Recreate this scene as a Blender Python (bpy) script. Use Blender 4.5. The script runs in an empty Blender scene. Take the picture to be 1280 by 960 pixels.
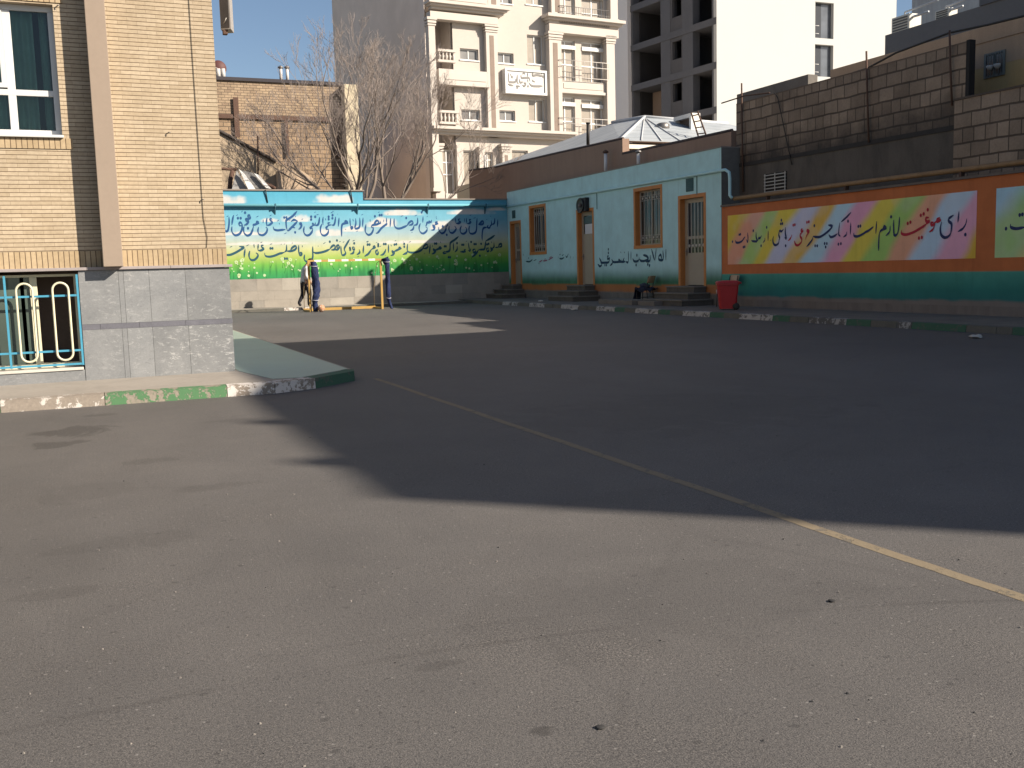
import bpy, bmesh, math, random
import numpy as np
from mathutils import Vector, Matrix
random.seed(7); rng = np.random.default_rng(7)
scene = bpy.context.scene
COL = scene.collection

# ------------------------------------------------------------------ camera
# orientation solved from the two horizontal vanishing directions of the yard walls
CX, CY = 640.0, 480.0
VP_AWAY, VP_RIGHT = (109.0, 350.8), (3590.0, 256.0)
FPX = math.sqrt(-((VP_AWAY[0]-CX)*(VP_RIGHT[0]-CX) + (VP_AWAY[1]-CY)*(VP_RIGHT[1]-CY)))
def _d(p):
    v = np.array([p[0]-CX, p[1]-CY, FPX]); return v/np.linalg.norm(v)
_Y, _X = _d(VP_AWAY), _d(VP_RIGHT)
_Z = np.cross(_X, _Y)
RW = np.array([_X, _Y, _Z])            # world = RW @ cam(right, down, forward)
EYE = np.array([0, 0, 1.25])
cam_d = bpy.data.cameras.new("camera"); cam = bpy.data.objects.new("camera", cam_d); COL.objects.link(cam)
cam_d.sensor_width = 36; cam_d.lens = 36*FPX/1280; cam_d.clip_start = 0.05; cam_d.clip_end = 2000
m = Matrix.Identity(4)
for i in range(3):
    m[i][0] = RW[i, 0]; m[i][1] = -RW[i, 1]; m[i][2] = -RW[i, 2]; m[i][3] = EYE[i]
cam.matrix_world = m
scene.camera = cam

# ------------------------------------------------------------------ light
SUN = Vector((-1.3, 1.2, -1.0)).normalized()
w = bpy.data.worlds.new("World"); scene.world = w; w.use_nodes = True
nt = w.node_tree; nt.nodes.clear()
sky = nt.nodes.new("ShaderNodeTexSky"); sky.sky_type = 'NISHITA'; sky.sun_disc = False
sky.sun_elevation = math.asin(-SUN.z); sky.sun_rotation = math.atan2(-SUN.x, -SUN.y)
sky.altitude = 1100; sky.air_density = 1.0; sky.dust_density = 2.0; sky.ozone_density = 1.0
bg = nt.nodes.new("ShaderNodeBackground"); bg.inputs[1].default_value = 0.06
wo = nt.nodes.new("ShaderNodeOutputWorld")
nt.links.new(sky.outputs[0], bg.inputs[0]); nt.links.new(bg.outputs[0], wo.inputs[0])
sd = bpy.data.lights.new("sun", 'SUN'); sd.energy = 4.8; sd.angle = math.radians(0.5); sd.color = (1.0, 0.89, 0.745)
so = bpy.data.objects.new("sun", sd); COL.objects.link(so)
so.rotation_euler = SUN.to_track_quat('-Z', 'Y').to_euler(); so.location = (30, -30, 40)
vs = scene.view_settings
vs.view_transform = 'Standard'; vs.look = 'None'; vs.gamma = 1; vs.use_curve_mapping = False
vs.exposure = 1.0

# ------------------------------------------------------------------ geometry of the place
XR, YF, YL = 15.75, 37.3, 12.3         # right wall plane, far wall plane, school facade plane
def ray(px, py): return RW @ _d((px, py))
def onY(px, py, Y):
    r = ray(px, py); return EYE + r*(Y/r[1])
def onX(px, py, X):
    r = ray(px, py); return EYE + r*(X/r[0])
def onZ(px, py, z=0.0):
    r = ray(px, py); return EYE + r*((z-EYE[2])/r[2])

# ------------------------------------------------------------------ object helpers
BASE = {}
def tag(o, label=None, cat=None, group=None, kind=None):
    if label: o['label'] = label
    if cat: o['category'] = cat
    if group: o['group'] = group
    if kind: o['kind'] = kind
    return o
def thing(name, label, cat, loc=(0, 0, 0), group=None):
    o = bpy.data.objects.new(name, None); COL.objects.link(o); o.location = loc
    o.empty_display_size = 0.2
    BASE[o.name] = Vector(loc); return tag(o, label, cat, group)
def basis(o):
    v = Vector((0, 0, 0))
    while o is not None:
        v += BASE.get(o.name, Vector((0, 0, 0))); o = o.parent
    return v

class MB:
    """collects boxes, tubes and polygons in world space; build() links them as one mesh object"""
    def __init__(s): s.v = []; s.f = []; s.mi = []; s.sm = []
    def add(s, verts, faces, mi=0, smooth=False):
        n = len(s.v); s.v += [tuple(float(c) for c in q) for q in verts]
        for f in faces:
            s.f.append([n+i for i in f]); s.mi.append(mi); s.sm.append(smooth)
        return s
    def hexa(s, p, mi=0):      # 8 points: bottom loop 4 then top loop 4
        return s.add(p, [(3, 2, 1, 0), (4, 5, 6, 7), (0, 1, 5, 4), (1, 2, 6, 5), (2, 3, 7, 6), (3, 0, 4, 7)], mi)
    def box(s, x0, x1, y0, y1, z0, z1, mi=0, bev=0.0):
        if bev <= 0:
            return s.hexa([(x0, y0, z0), (x1, y0, z0), (x1, y1, z0), (x0, y1, z0), (x0, y0, z1), (x1, y0, z1), (x1, y1, z1), (x0, y1, z1)], mi)
        bm = bmesh.new(); bmesh.ops.create_cube(bm, size=1)
        for q in bm.verts: q.co = Vector((x0+(x1-x0)*(q.co.x+.5), y0+(y1-y0)*(q.co.y+.5), z0+(z1-z0)*(q.co.z+.5)))
        bmesh.ops.bevel(bm, geom=list(bm.edges), offset=bev, segments=2, affect='EDGES', profile=0.6)
        return s.bm(bm, mi)
    def bm(s, bm, mi=0, smooth=False):
        bm.verts.index_update()
        s.add([q.co[:] for q in bm.verts], [[q.index for q in f.verts] for f in bm.faces], mi, smooth); bm.free(); return s
    def tube(s, pts, r, n=8, mi=0, closed=False, caps=True, smooth=True):
        pts = [Vector(p) for p in pts]; k = len(pts)
        rr = r if isinstance(r, (list, tuple)) else [r]*k
        rings = []; up = None
        for i in range(k):
            a = pts[(i-1) % k] if (closed or i > 0) else pts[i]
            b = pts[(i+1) % k] if (closed or i < k-1) else pts[i]
            t = (b-a); t = t.normalized() if t.length > 1e-9 else Vector((0, 0, 1))
            if up is None: up = Vector((0, 0, 1)) if abs(t.z) < 0.9 else Vector((1, 0, 0))
            e = t.cross(up)
            if e.length < 1e-5: e = t.cross(Vector((0.3, 1, 0.2)))
            e.normalize(); u = e.cross(t).normalized(); up = u
            rings.append([pts[i] + (e*math.cos(2*math.pi*j/n) + u*math.sin(2*math.pi*j/n))*rr[i] for j in range(n)])
        vs_ = [q for rg in rings for q in rg]; fs = []
        for i in range(k if closed else k-1):
            i2 = (i+1) % k
            for j in range(n):
                j2 = (j+1) % n
                fs.append((i*n+j, i*n+j2, i2*n+j2, i2*n+j))
        if caps and not closed:
            fs.append(tuple(range(n))[::-1]); fs.append(tuple((k-1)*n+j for j in range(n)))
        return s.add(vs_, fs, mi, smooth)
    def poly(s, pts, mi=0): return s.add(pts, [tuple(range(len(pts)))], mi)
    def prism(s, pts, d, mi=0):   # polygon extruded along vector d
        k = len(pts); d = Vector(d); a = [Vector(p) for p in pts]; b = [p+d for p in a]
        fs = [tuple(range(k))[::-1], tuple(range(k, 2*k))] + [(i, (i+1) % k, k+(i+1) % k, k+i) for i in range(k)]
        return s.add(a+b, fs, mi)
    def lathe(s, prof, c, n=20, mi=0, axis='z'):
        vs_ = []; fs = []; k = len(prof)
        for r, h in prof:
            for j in range(n):
                a = 2*math.pi*j/n; x, y = r*math.cos(a), r*math.sin(a)
                vs_.append((c[0]+x, c[1]+y, c[2]+h) if axis == 'z' else ((c[0]+h, c[1]+x, c[2]+y) if axis == 'x' else (c[0]+x, c[1]+h, c[2]+y)))
        for i in range(k-1):
            for j in range(n):
                j2 = (j+1) % n; fs.append((i*n+j, i*n+j2, (i+1)*n+j2, (i+1)*n+j))
        fs.append(tuple(range(n))[::-1]); fs.append(tuple((k-1)*n+j for j in range(n)))
        return s.add(vs_, fs, mi, True)
    def build(s, name, mat, parent=None, fix=True):
        me = bpy.data.meshes.new(name); o = bpy.data.objects.new(name, me); COL.objects.link(o)
        off = Vector((0, 0, 0))
        if parent is not None:
            o.parent = parent; off = basis(parent)
        me.from_pydata([(a-off.x, b-off.y, c-off.z) for a, b, c in s.v], [], s.f)
        for mm in (mat if isinstance(mat, (list, tuple)) else [mat]): me.materials.append(mm)
        me.polygons.foreach_set('material_index', s.mi); me.polygons.foreach_set('use_smooth', s.sm)
        if fix:
            bm = bmesh.new(); bm.from_mesh(me); bmesh.ops.recalc_face_normals(bm, faces=bm.faces); bm.to_mesh(me); bm.free()
        me.update(); return o

class Frame:
    """a facade plane of its own: u runs along the wall, z up, d out towards the yard"""
    def __init__(s, o, u, n):
        s.o = Vector(o); s.u = Vector(u).normalized(); s.n = Vector(n).normalized()
    def pt(s, px, py):
        r = Vector(ray(px, py)); t = (s.o-Vector(EYE)).dot(s.n)/r.dot(s.n)
        q = Vector(EYE)+r*t; return (q-s.o).dot(s.u), q.z
    def w(s, u, z, d=0.0):
        q = s.o + s.u*u + s.n*d; return Vector((q.x, q.y, z))
    def box(s, mb, u0, u1, z0, z1, d0, d1, mi=0):
        a = [(u0, d1), (u1, d1), (u1, d0), (u0, d0)]
        return mb.hexa([s.w(u, z0, d) for u, d in a]+[s.w(u, z1, d) for u, d in a], mi)
    def pbox(s, mb, x0, x1, y0, y1, d0, d1, mi=0):   # photo rectangle -> wall rectangle (this wall's own metres)
        ym, xm = (y0+y1)/2, (x0+x1)/2
        return s.box(mb, s.pt(x0, ym)[0], s.pt(x1, ym)[0], s.pt(xm, y1)[1], s.pt(xm, y0)[1], d0, d1, mi)
    def rect(s, x0, x1, y0, y1):
        ym, xm = (y0+y1)/2, (x0+x1)/2
        return s.pt(x0, ym)[0], s.pt(x1, ym)[0], s.pt(xm, y1)[1], s.pt(xm, y0)[1]

# ------------------------------------------------------------------ materials
def srgb(r, g, b):
    f = lambda c: (c/255/12.92 if c/255 <= .04045 else ((c/255+.055)/1.055)**2.4)
    return (f(r), f(g), f(b))
class N:
    """small node-graph writer"""
    def __init__(s, name):
        s.m = bpy.data.materials.new(name); s.m.use_nodes = True; s.t = s.m.node_tree
        s.b = s.t.nodes["Principled BSDF"]; s.tc = None
    def n(s, kind, **kw):
        q = s.t.nodes.new("ShaderNode"+kind)
        for k, v in kw.items(): setattr(q, k, v)
        return q
    def l(s, a, b): s.t.links.new(a, b)
    def co(s):
        if s.tc is None: s.tc = s.n("TexCoord")
        return s.tc.outputs['Object']
    def noise(s, scale, detail=4, rough=.55, vec=None, dist=0):
        q = s.n("TexNoise"); q.inputs['Scale'].default_value = scale; q.inputs['Detail'].default_value = detail
        q.inputs['Roughness'].default_value = rough; q.inputs['Distortion'].default_value = dist
        s.l(vec if vec is not None else s.co(), q.inputs['Vector']); return q.outputs['Fac']
    def ramp(s, fac, stops, interp='LINEAR'):
        q = s.n("ValToRGB"); q.color_ramp.interpolation = interp; e = q.color_ramp.elements
        while len(e) < len(stops): e.new(.5)
        for i, (p, c) in enumerate(stops):
            e[i].position = p; e[i].color = (*c, 1) if isinstance(c, tuple) else (c, c, c, 1)
        s.l(fac, q.inputs[0]); return q.outputs[0]
    def mix(s, fac, a, b, mode='MIX'):
        q = s.n("MixRGB", blend_type=mode)
        for i, x in enumerate((fac, a, b)):
            if hasattr(x, 'links'): s.l(x, q.inputs[i])
            else: q.inputs[i].default_value = x if i == 0 else ((*x, 1) if len(x) == 3 else x)
        return q.outputs[0]
    def math(s, op, a, b=0.0, c=None):
        q = s.n("Math", operation=op)
        for i, x in enumerate((a, b) if c is None else (a, b, c)):
            if hasattr(x, 'links'): s.l(x, q.inputs[i])
            else: q.inputs[i].default_value = x
        return q.outputs[0]
    def map(s, vec, scale=(1, 1, 1), loc=(0, 0, 0), rot=(0, 0, 0)):
        q = s.n("Mapping"); q.inputs['Scale'].default_value = scale; q.inputs['Location'].default_value = loc; q.inputs['Rotation'].default_value = rot
        s.l(vec, q.inputs[0]); return q.outputs[0]
    def bump(s, h, strength=.3, dist=.01):
        q = s.n("Bump"); q.inputs['Strength'].default_value = strength; q.inputs['Distance'].default_value = dist
        s.l(h, q.inputs['Height']); s.l(q.outputs[0], s.b.inputs['Normal'])
    def out(s, col, rough=.8, spec=.3, metal=0.0):
        if hasattr(col, 'links'): s.l(col, s.b.inputs['Base Color'])
        else: s.b.inputs['Base Color'].default_value = (*col, 1)
        if hasattr(rough, 'links'): s.l(rough, s.b.inputs['Roughness'])
        else: s.b.inputs['Roughness'].default_value = rough
        s.b.inputs['Specular IOR Level'].default_value = spec; s.b.inputs['Metallic'].default_value = metal
        return s.m
def scl(c, k): return tuple(min(1, x*k) for x in c)
def plain(name, c, rough=.7, var=.14, scale=3.0, grime=.0, spec=.3, metal=0, bump=.15):
    q = N(name); a = q.noise(scale, 6, .6); col = q.ramp(a, [(.25, scl(c, 1-var)), (.75, scl(c, 1+var))])
    f = q.noise(scale*14, 3); col = q.mix(.5, col, q.ramp(f, [(.3, scl(c, 1-var*.7)), (.7, scl(c, 1+var*.7))]))
    if grime:
        g = q.noise(scale*.6, 8, .7, dist=.6)
        col = q.mix(q.math('MULTIPLY', q.ramp(g, [(.48, 0.0), (.72, 1.0)]), grime), col, scl(c, .45))
    if bump: q.bump(f, bump, .004)
    return q.out(col, rough, spec, metal)
def stained(name, c, dark, rough=.85, amt=.6, streak=(3, 3, .35)):
    """plaster with vertical run-off streaks and blotches"""
    q = N(name); v = q.map(q.co(), streak); s1 = q.noise(1.6, 7, .65, v, .4); s2 = q.noise(.7, 6, .6)
    mk = q.math('MULTIPLY', q.ramp(s1, [(.42, 0.0), (.7, 1.0)]), amt)
    col = q.mix(mk, q.ramp(s2, [(.3, scl(c, .88)), (.7, scl(c, 1.1))]), dark)
    f = q.noise(40, 3); q.bump(f, .2, .004)
    return q.out(q.mix(.25, col, q.ramp(f, [(.3, scl(c, .75)), (.7, scl(c, 1.2))])), rough)
def bricks(name, c1, c2, mortar, bw, rh, ms=.006, axis='xz', stretch=1.0, rough=.85, blot=.25, vertical=False, off=.5, bumpd=.006, squash=1.0, soot=None):
    q = N(name); sep = q.n("SeparateXYZ"); q.l(q.co(), sep.inputs[0]); cb = q.n("CombineXYZ")
    h, v = sep.outputs['X' if axis == 'xz' else 'Y'], sep.outputs['Z']
    if vertical: h, v = v, h
    wob = q.math('MULTIPLY', q.math('SUBTRACT', q.noise(1.3, 2), .5), rh*.25)
    q.l(q.math('MULTIPLY', h, stretch), cb.inputs[0]); q.l(q.math('ADD', v, wob), cb.inputs[1])
    b = q.n("TexBrick", offset=off, squash=squash, squash_frequency=3); q.l(cb.outputs[0], b.inputs['Vector'])
    for k, x in (('Color1', c1), ('Color2', c2), ('Mortar', mortar)): b.inputs[k].default_value = (*x, 1)
    b.inputs['Scale'].default_value = 1; b.inputs['Brick Width'].default_value = bw*stretch; b.inputs['Row Height'].default_value = rh
    b.inputs['Mortar Size'].default_value = ms; b.inputs['Mortar Smooth'].default_value = .25; b.inputs['Bias'].default_value = 0
    n1 = q.noise(1.1, 6, .65); n2 = q.noise(22, 4)
    col = q.mix(1, b.outputs['Color'], q.ramp(n1, [(.3, (1-blot,)*3), (.7, (1+blot*.3,)*3)]), 'MULTIPLY')
    col = q.mix(1, col, q.ramp(n2, [(.25, (.86, .85, .84)), (.75, (1.08, 1.08, 1.08))]), 'MULTIPLY')
    if soot:
        sv = q.math('ADD', sep.outputs['Z'], q.math('MULTIPLY', q.math('SUBTRACT', q.noise(1.6, 6, .7), .5), -1.3))
        col = q.mix(q.ramp(q.math('DIVIDE', q.math('SUBTRACT', sv, soot[0]), soot[1]), [(0.0, .85), (1.0, 0.0)]), col, (.035, .032, .03))
    q.bump(q.math('SUBTRACT', q.math('MULTIPLY', n2, .25), b.outputs['Fac']), .6, bumpd)
    return q.out(col, rough, .25)
def glass(name, c=(.05, .06, .06), rough=.06):
    q = N(name); n = q.noise(.8, 2); return q.out(q.ramp(n, [(.3, scl(c, .7)), (.7, scl(c, 1.4))]), rough, .6)
def vcol(name, rough=.75, bump=.2, tone=.1):
    """house paint whose pattern (painted picture) is stored per vertex"""
    q = N(name); a = q.n("VertexColor", layer_name='Paint'); n1 = q.noise(2.2, 7, .65); n2 = q.noise(45, 3)
    col = q.mix(1, a.outputs[0], q.ramp(n1, [(.3, (1-tone,)*3), (.7, (1+tone,)*3)]), 'MULTIPLY')
    st = q.noise(1.2, 6, .7, q.map(q.co(), (4, 4, .3)), .3)
    col = q.mix(1, col, q.ramp(st, [(.55, (1, 1, 1)), (.75, (1-tone*1.6,)*3)]), 'MULTIPLY')
    q.bump(n2, bump, .003); return q.out(col, rough, .3)
def painted_sheet(name, origin, du, dv, nu, nv, fn, mat, parent):
    """grid of painted wall skin; fn(u, v) in metres -> linear rgb"""
    off = basis(parent); U, V = np.meshgrid(np.linspace(0, 1, nu), np.linspace(0, 1, nv))
    o, a, b = np.array(origin), np.array(du), np.array(dv)
    P = o + U[..., None]*a + V[..., None]*b - np.array(off)
    idx = np.arange(nu*nv).reshape(nv, nu)
    F = np.stack([idx[:-1, :-1], idx[:-1, 1:], idx[1:, 1:], idx[1:, :-1]], -1).reshape(-1, 4)
    me = bpy.data.meshes.new(name); me.from_pydata(P.reshape(-1, 3).tolist(), [], F.tolist())
    C = np.ones((nu*nv, 4)); C[:, :3] = np.clip(fn(U*np.linalg.norm(a), V*np.linalg.norm(b)).reshape(-1, 3), 0, 1)
    at = me.color_attributes.new('Paint', 'FLOAT_COLOR', 'POINT'); at.data.foreach_set('color', C.reshape(-1).astype(np.float32))
    me.materials.append(mat); ob = bpy.data.objects.new(name, me); COL.objects.link(ob); ob.parent = parent
    return ob
def sstep(a, b, x):
    t = np.clip((x-a)/(b-a), 0, 1); return t*t*(3-2*t)
def blobnoise(U, V, s, seed, octs=3):
    r = np.random.default_rng(seed); out = np.zeros_like(U); amp = 1; tot = 0
    for k in range(octs):
        n = 64; g = r.random((n, n)); x = (U*s*2**k) % (n-1); y = (V*s*2**k) % (n-1)
        xi, yi = x.astype(int), y.astype(int); fx, fy = x-xi, y-yi; fx = fx*fx*(3-2*fx); fy = fy*fy*(3-2*fy)
        out += amp*((g[yi, xi]*(1-fx)+g[yi, xi+1]*fx)*(1-fy)+(g[yi+1, xi]*(1-fx)+g[yi+1, xi+1]*fx)*fy); tot += amp; amp *= .5
    return out/tot
def grad(V, stops):
    ps = [p for p, _ in stops]; return np.stack([np.interp(V, ps, [c[i] for _, c in stops]) for i in range(3)], -1)

# ------------------------------------------------------------------ brush lettering
def catmull(P, n=7):
    P = np.array(P, float)
    if len(P) < 3: return np.array([P[0]+(P[-1]-P[0])*t for t in np.linspace(0, 1, n)])
    Q = np.vstack([2*P[0]-P[1], P, 2*P[-1]-P[-2]]); out = []
    for i in range(1, len(Q)-2):
        p0, p1, p2, p3 = Q[i-1:i+3]
        for t in np.linspace(0, 1, n, endpoint=False):
            out.append(.5*((2*p1)+(-p0+p2)*t+(2*p0-5*p1+4*p2-p3)*t*t+(-p0+3*p1-3*p2+p3)*t**3))
    out.append(Q[-2]); return np.array(out)
def lettering(mb, text, x0, y0, s, to2, to3, w, wt):
    """text: strokes traced from a lettered wall, 'k x,y x,y ...' with k = s(troke) t(hin) d(ot); to2 maps to wall metres"""
    for line in text.strip().replace('\n', ';').split(';'):
        tok = line.split()
        if not tok: continue
        k, pts = tok[0], [tuple(float(c) for c in q.split(',')) for q in tok[1:]]
        P = np.array([to2(x0+a/s, y0+b/s) for a, b in pts])
        if k == 'd':
            r = w*.62
            for c in P:
                q = [(c[0]+r*.75*math.cos(a+.3), c[1]+r*math.sin(a+.3)) for a in (0, .8, 1.57, 2.4, 3.14, 3.9, 4.71, 5.5)]
                mb.poly([to3(*p) for p in q])
            continue
        C = catmull(P); T = np.gradient(C, axis=0); L = np.linalg.norm(T, axis=1)+1e-9; T /= L[:, None]
        arc = np.concatenate([[0], np.cumsum(np.linalg.norm(np.diff(C, axis=0), axis=1))]); tot = arc[-1]+1e-9
        W = (wt if k == 't' else w)
        wid = W*(.36+.64*np.abs(T[:, 0]*.94+T[:, 1]*.34)) if k == 's' else np.full(len(C), W)
        e = np.minimum(arc, tot-arc)/max(W, 1e-6)
        wid *= .35+.65*np.clip(e/1.3, 0, 1)
        nrm = np.stack([-T[:, 1], T[:, 0]], 1)
        A, B = C+nrm*wid[:, None]/2, C-nrm*wid[:, None]/2
        n = len(C); vs_ = [to3(*p, i*3e-5) for i, p in enumerate(A)]+[to3(*p, i*3e-5) for i, p in enumerate(B)]
        mb.add(vs_, [(i, i+1, n+i+1, n+i) for i in range(n-1)])
    return mb
# per-stroke lift so overlapping brush strokes never share a plane
_lift = [0]
def lift():
    _lift[0] = (_lift[0]+1) % 14; return .004+_lift[0]*.0005
def wallY_letters(mb, text, x0, y0, s, w, wt, Y=YF):
    for line in text.strip().replace('\n', ';').split(';'):
        d = lift()
        lettering(mb, line, x0, y0, s, lambda a, b: (onY(a, b, Y)[0], onY(a, b, Y)[2]), lambda u, z, e=0: (u, Y-d-e, z), w, wt)
def wallX_letters(mb, text, x0, y0, s, w, wt, X=XR):
    for line in text.strip().replace('\n', ';').split(';'):
        d = lift()
        lettering(mb, line, x0, y0, s, lambda a, b: (onX(a, b, X)[1], onX(a, b, X)[2]), lambda u, z, e=0: (X-d-e, u, z), w, wt)

# ------------------------------------------------------------------ material palette
M = {}
def asphalt():
    q = N('asphalt'); co = q.co()
    big = q.noise(.22, 6, .62); mid = q.noise(1.7, 6, .68, dist=.5); fine = q.noise(70, 4, .75); grit = q.noise(210, 2, .6)
    base = (.104, .0985, .0945)
    col = q.ramp(big, [(.3, scl(base, .86)), (.5, base), (.72, scl(base, 1.16))])
    col = q.mix(1, col, q.ramp(mid, [(.28, (.90, .90, .91)), (.7, (1.07, 1.065, 1.06))]), 'MULTIPLY')
    col = q.mix(1, col, q.ramp(fine, [(.3, (.72, .72, .73)), (.68, (1.24, 1.22, 1.2))]), 'MULTIPLY')
    col = q.mix(1, col, q.ramp(grit, [(.34, (.55, .55, .57)), (.5, (1, 1, 1)), (.72, (1.5, 1.47, 1.42))]), 'MULTIPLY')
    # rough open-graded patches, dark flecks and small worn-out pits
    rough_ = q.ramp(q.noise(1.1, 5, .6, dist=.3), [(.5, 0.0), (.68, 1.0)])
    ag = q.noise(120, 3, .8); col = q.mix(rough_, col, q.mix(1, col, q.ramp(ag, [(.36, (.30, .30, .31)), (.5, (1, 1, 1)), (.66, (1.75, 1.7, 1.62))]), 'MULTIPLY'))
    for sc_, thr, dk, lo in ((13, .10, .55, .84), (42, .17, .5, .62), (3.5, .06, .4, .8)):
        v_ = q.n("TexVoronoi", voronoi_dimensions='2D'); v_.inputs['Scale'].default_value = sc_; q.l(q.map(co, (1, 1.25, 1)), v_.inputs['Vector'])
        sp_ = q.n("SeparateColor"); q.l(v_.outputs['Color'], sp_.inputs[0])
        on = q.math('MULTIPLY', q.ramp(v_.outputs['Distance'], [(thr*.55, 1.0), (thr, 0.0)]), q.math('GREATER_THAN', sp_.outputs[0], lo))
        col = q.mix(q.math('MULTIPLY', on, dk), col, (.022, .021, .021))
    v_ = q.n("TexVoronoi", voronoi_dimensions='2D'); v_.inputs['Scale'].default_value = 17; q.l(co, v_.inputs['Vector']); sp_ = q.n("SeparateColor"); q.l(v_.outputs['Color'], sp_.inputs[0])
    col = q.mix(q.math('MULTIPLY', q.math('MULTIPLY', q.ramp(v_.outputs['Distance'], [(.05, 1.0), (.09, 0.0)]), q.math('GREATER_THAN', sp_.outputs[1], .86)), .5), col, (.30, .285, .265))
    # tyre-polished / swept bands and hairline cracks
    band = q.noise(.5, 5, .6, q.map(co, (1.0, .22, 1), rot=(0, 0, .9)), .8)
    col = q.mix(q.math('MULTIPLY', q.ramp(band, [(.52, 0.0), (.68, 1.0)]), .35), col, (.075, .069, .064))
    vor = q.n("TexVoronoi", feature='DISTANCE_TO_EDGE'); vor.inputs['Scale'].default_value = .19
    warp = q.n("MixRGB"); warp.inputs[0].default_value = .14; nz = q.n("TexNoise"); nz.inputs['Scale'].default_value = .9; nz.inputs['Detail'].default_value = 8
    q.l(co, nz.inputs['Vector']); q.l(co, warp.inputs[1]); q.l(nz.outputs['Color'], warp.inputs[2]); q.l(warp.outputs[0], vor.inputs['Vector'])
    crk = q.math('MULTIPLY', q.ramp(vor.outputs['Distance'], [(.0, 1.0), (.0016, 0.0)]), q.ramp(q.noise(.4, 3), [(.5, 0.0), (.66, .22)]))
    col = q.mix(crk, col, (.03, .028, .027))
    # dark damp stain by the school kerb
    sep = q.n("SeparateXYZ"); q.l(co, sep.inputs[0])
    def ell(cx, cy, rx, ry, rot=0):
        dx = q.math('SUBTRACT', sep.outputs[0], cx); dy = q.math('SUBTRACT', sep.outputs[1], cy)
        a = q.math('POWER', q.math('DIVIDE', dx, rx), 2.0); b = q.math('POWER', q.math('DIVIDE', dy, ry), 2.0)
        d = q.math('ADD', q.math('ADD', a, b), q.math('MULTIPLY', q.math('SUBTRACT', q.noise(3.2, 8, .7, q.map(co, (1, .8, 1)), .6), .5), 5.0))
        return q.ramp(d, [(.55, 1.0), (.95, 0.0)])
    for (cx, cy, rx, ry, k) in [(-.18, 8.95, .34, .33, .55), (-.28, 8.35, .24, .2, .5), (.02, 9.95, .16, .1, .35), (-.05, 6.3, .3, .35, .14), (4.6, 7.2, 1.6, 1.2, .2), (1.9, 3.1, .9, .5, .12), (.30, 7.2, .22, .12, .22), (.62, 6.1, .3, .1, .2), (.05, 5.0, .35, .16, .16), (1.05, 2.35, .05, .04, .6), (1.1, 8.9, .3, .08, .18), (.95, 2.9, .10, .05, .3), (-.2, 4.3, .2, .08, .2), (2.5, 4.6, .5, .2, .12)]:
        col = q.mix(q.math('MULTIPLY', ell(cx, cy, rx, ry), k), col, (.035, .032, .030))
    # old tyre arcs
    for cx, cy, R_, w_, k in ((.43, -3.71, 6.75, .022, .30), (.43, -3.71, 6.93, .03, .12), (-3.0, 1.0, 6.2, .03, .13), (9.0, -2.5, 9.1, .035, .13)):
        dx = q.math('SUBTRACT', sep.outputs[0], cx); dy = q.math('SUBTRACT', sep.outputs[1], cy)
        rr = q.math('SQRT', q.math('ADD', q.math('MULTIPLY', dx, dx), q.math('MULTIPLY', dy, dy)))
        dd = q.math('DIVIDE', q.math('ABSOLUTE', q.math('ADD', q.math('SUBTRACT', rr, R_), q.math('MULTIPLY', q.math('SUBTRACT', mid, .5), .05))), w_)
        col = q.mix(q.math('MULTIPLY', q.math('MULTIPLY', q.ramp(dd, [(.3, 1.0), (1.0, 0.0)]), q.ramp(q.noise(1.3, 4), [(.4, .1), (.6, 1.0)])), k), col, (.04, .036, .034))
    q.bump(q.math('ADD', q.math('MULTIPLY', fine, .6), q.math('MULTIPLY', grit, .6)), .55, .006)
    return q.out(col, .74, .4)
M['asphalt'] = asphalt()
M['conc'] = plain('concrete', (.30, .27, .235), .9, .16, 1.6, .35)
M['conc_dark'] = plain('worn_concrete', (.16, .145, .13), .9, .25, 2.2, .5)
M['greenfloor'] = stained('green_floor_paint', (.27, .335, .28), (.24, .25, .22), .38, .5, (1.2, 1.2, 1))
M['greenfloor'].node_tree.nodes['Principled BSDF'].inputs['Specular IOR Level'].default_value = .55
def chipped(name, paint, under, cover):
    q = N(name); n = q.noise(7, 8, .72, dist=.4); n2 = q.noise(30, 4, .7)
    k = q.ramp(q.math('ADD', q.math('MULTIPLY', n, .75), q.math('MULTIPLY', n2, .25)), [(cover-.012, 0.0), (cover+.012, 1.0)])
    col = q.mix(k, paint, q.mix(n2, scl(under, .6), scl(under, 1.35))); q.bump(q.math('SUBTRACT', n2, k), .5, .006)
    return q.out(col, .85)
M['kerb_white'] = chipped('peeling_white_paint', (.55, .51, .475), (.24, .20, .165), .525)
M['kerb_bare'] = chipped('mostly_bare_kerb_paint', (.52, .48, .44), (.24, .205, .17), .46)
M['kerb_green'] = chipped('peeling_green_paint', (.075, .17, .08), (.24, .21, .17), .505)
M['kerb_dkgreen'] = chipped('dark_green_kerb_paint', (.05, .115, .075), (.10, .11, .09), .55)
M['kerb_grey'] = plain('old_kerb', (.12, .115, .10), .9, .25, 3, .4)
M['line'] = chipped('worn_yellow_line', (.215, .172, .115), (.150, .130, .102), .56)
M['line2'] = chipped('faded_court_line', (.16, .145, .125), (.115, .10, .087), .49)
BR1, BR2, BRM = (.475, .39, .282), (.41, .328, .228), (.135, .092, .056)
M['brick'] = bricks('buff_brick', BR1, BR2, BRM, .205, .0455, .0042, 'xz', 4.0, blot=.14)
M['brick_side'] = bricks('buff_brick_side', BR1, BR2, BRM, .205, .0455, .0042, 'yz', 4.0, blot=.14)
M['soldier'] = bricks('buff_soldier_brick', (.455, .352, .225), (.395, .298, .182), BRM, .60, .0555, .005, 'xz', 2.0, blot=.18, vertical=True, off=0)
M['pilaster'] = plain('pinkish_render', (.285, .226, .178), .8, .07, 1.5, .12)
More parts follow.
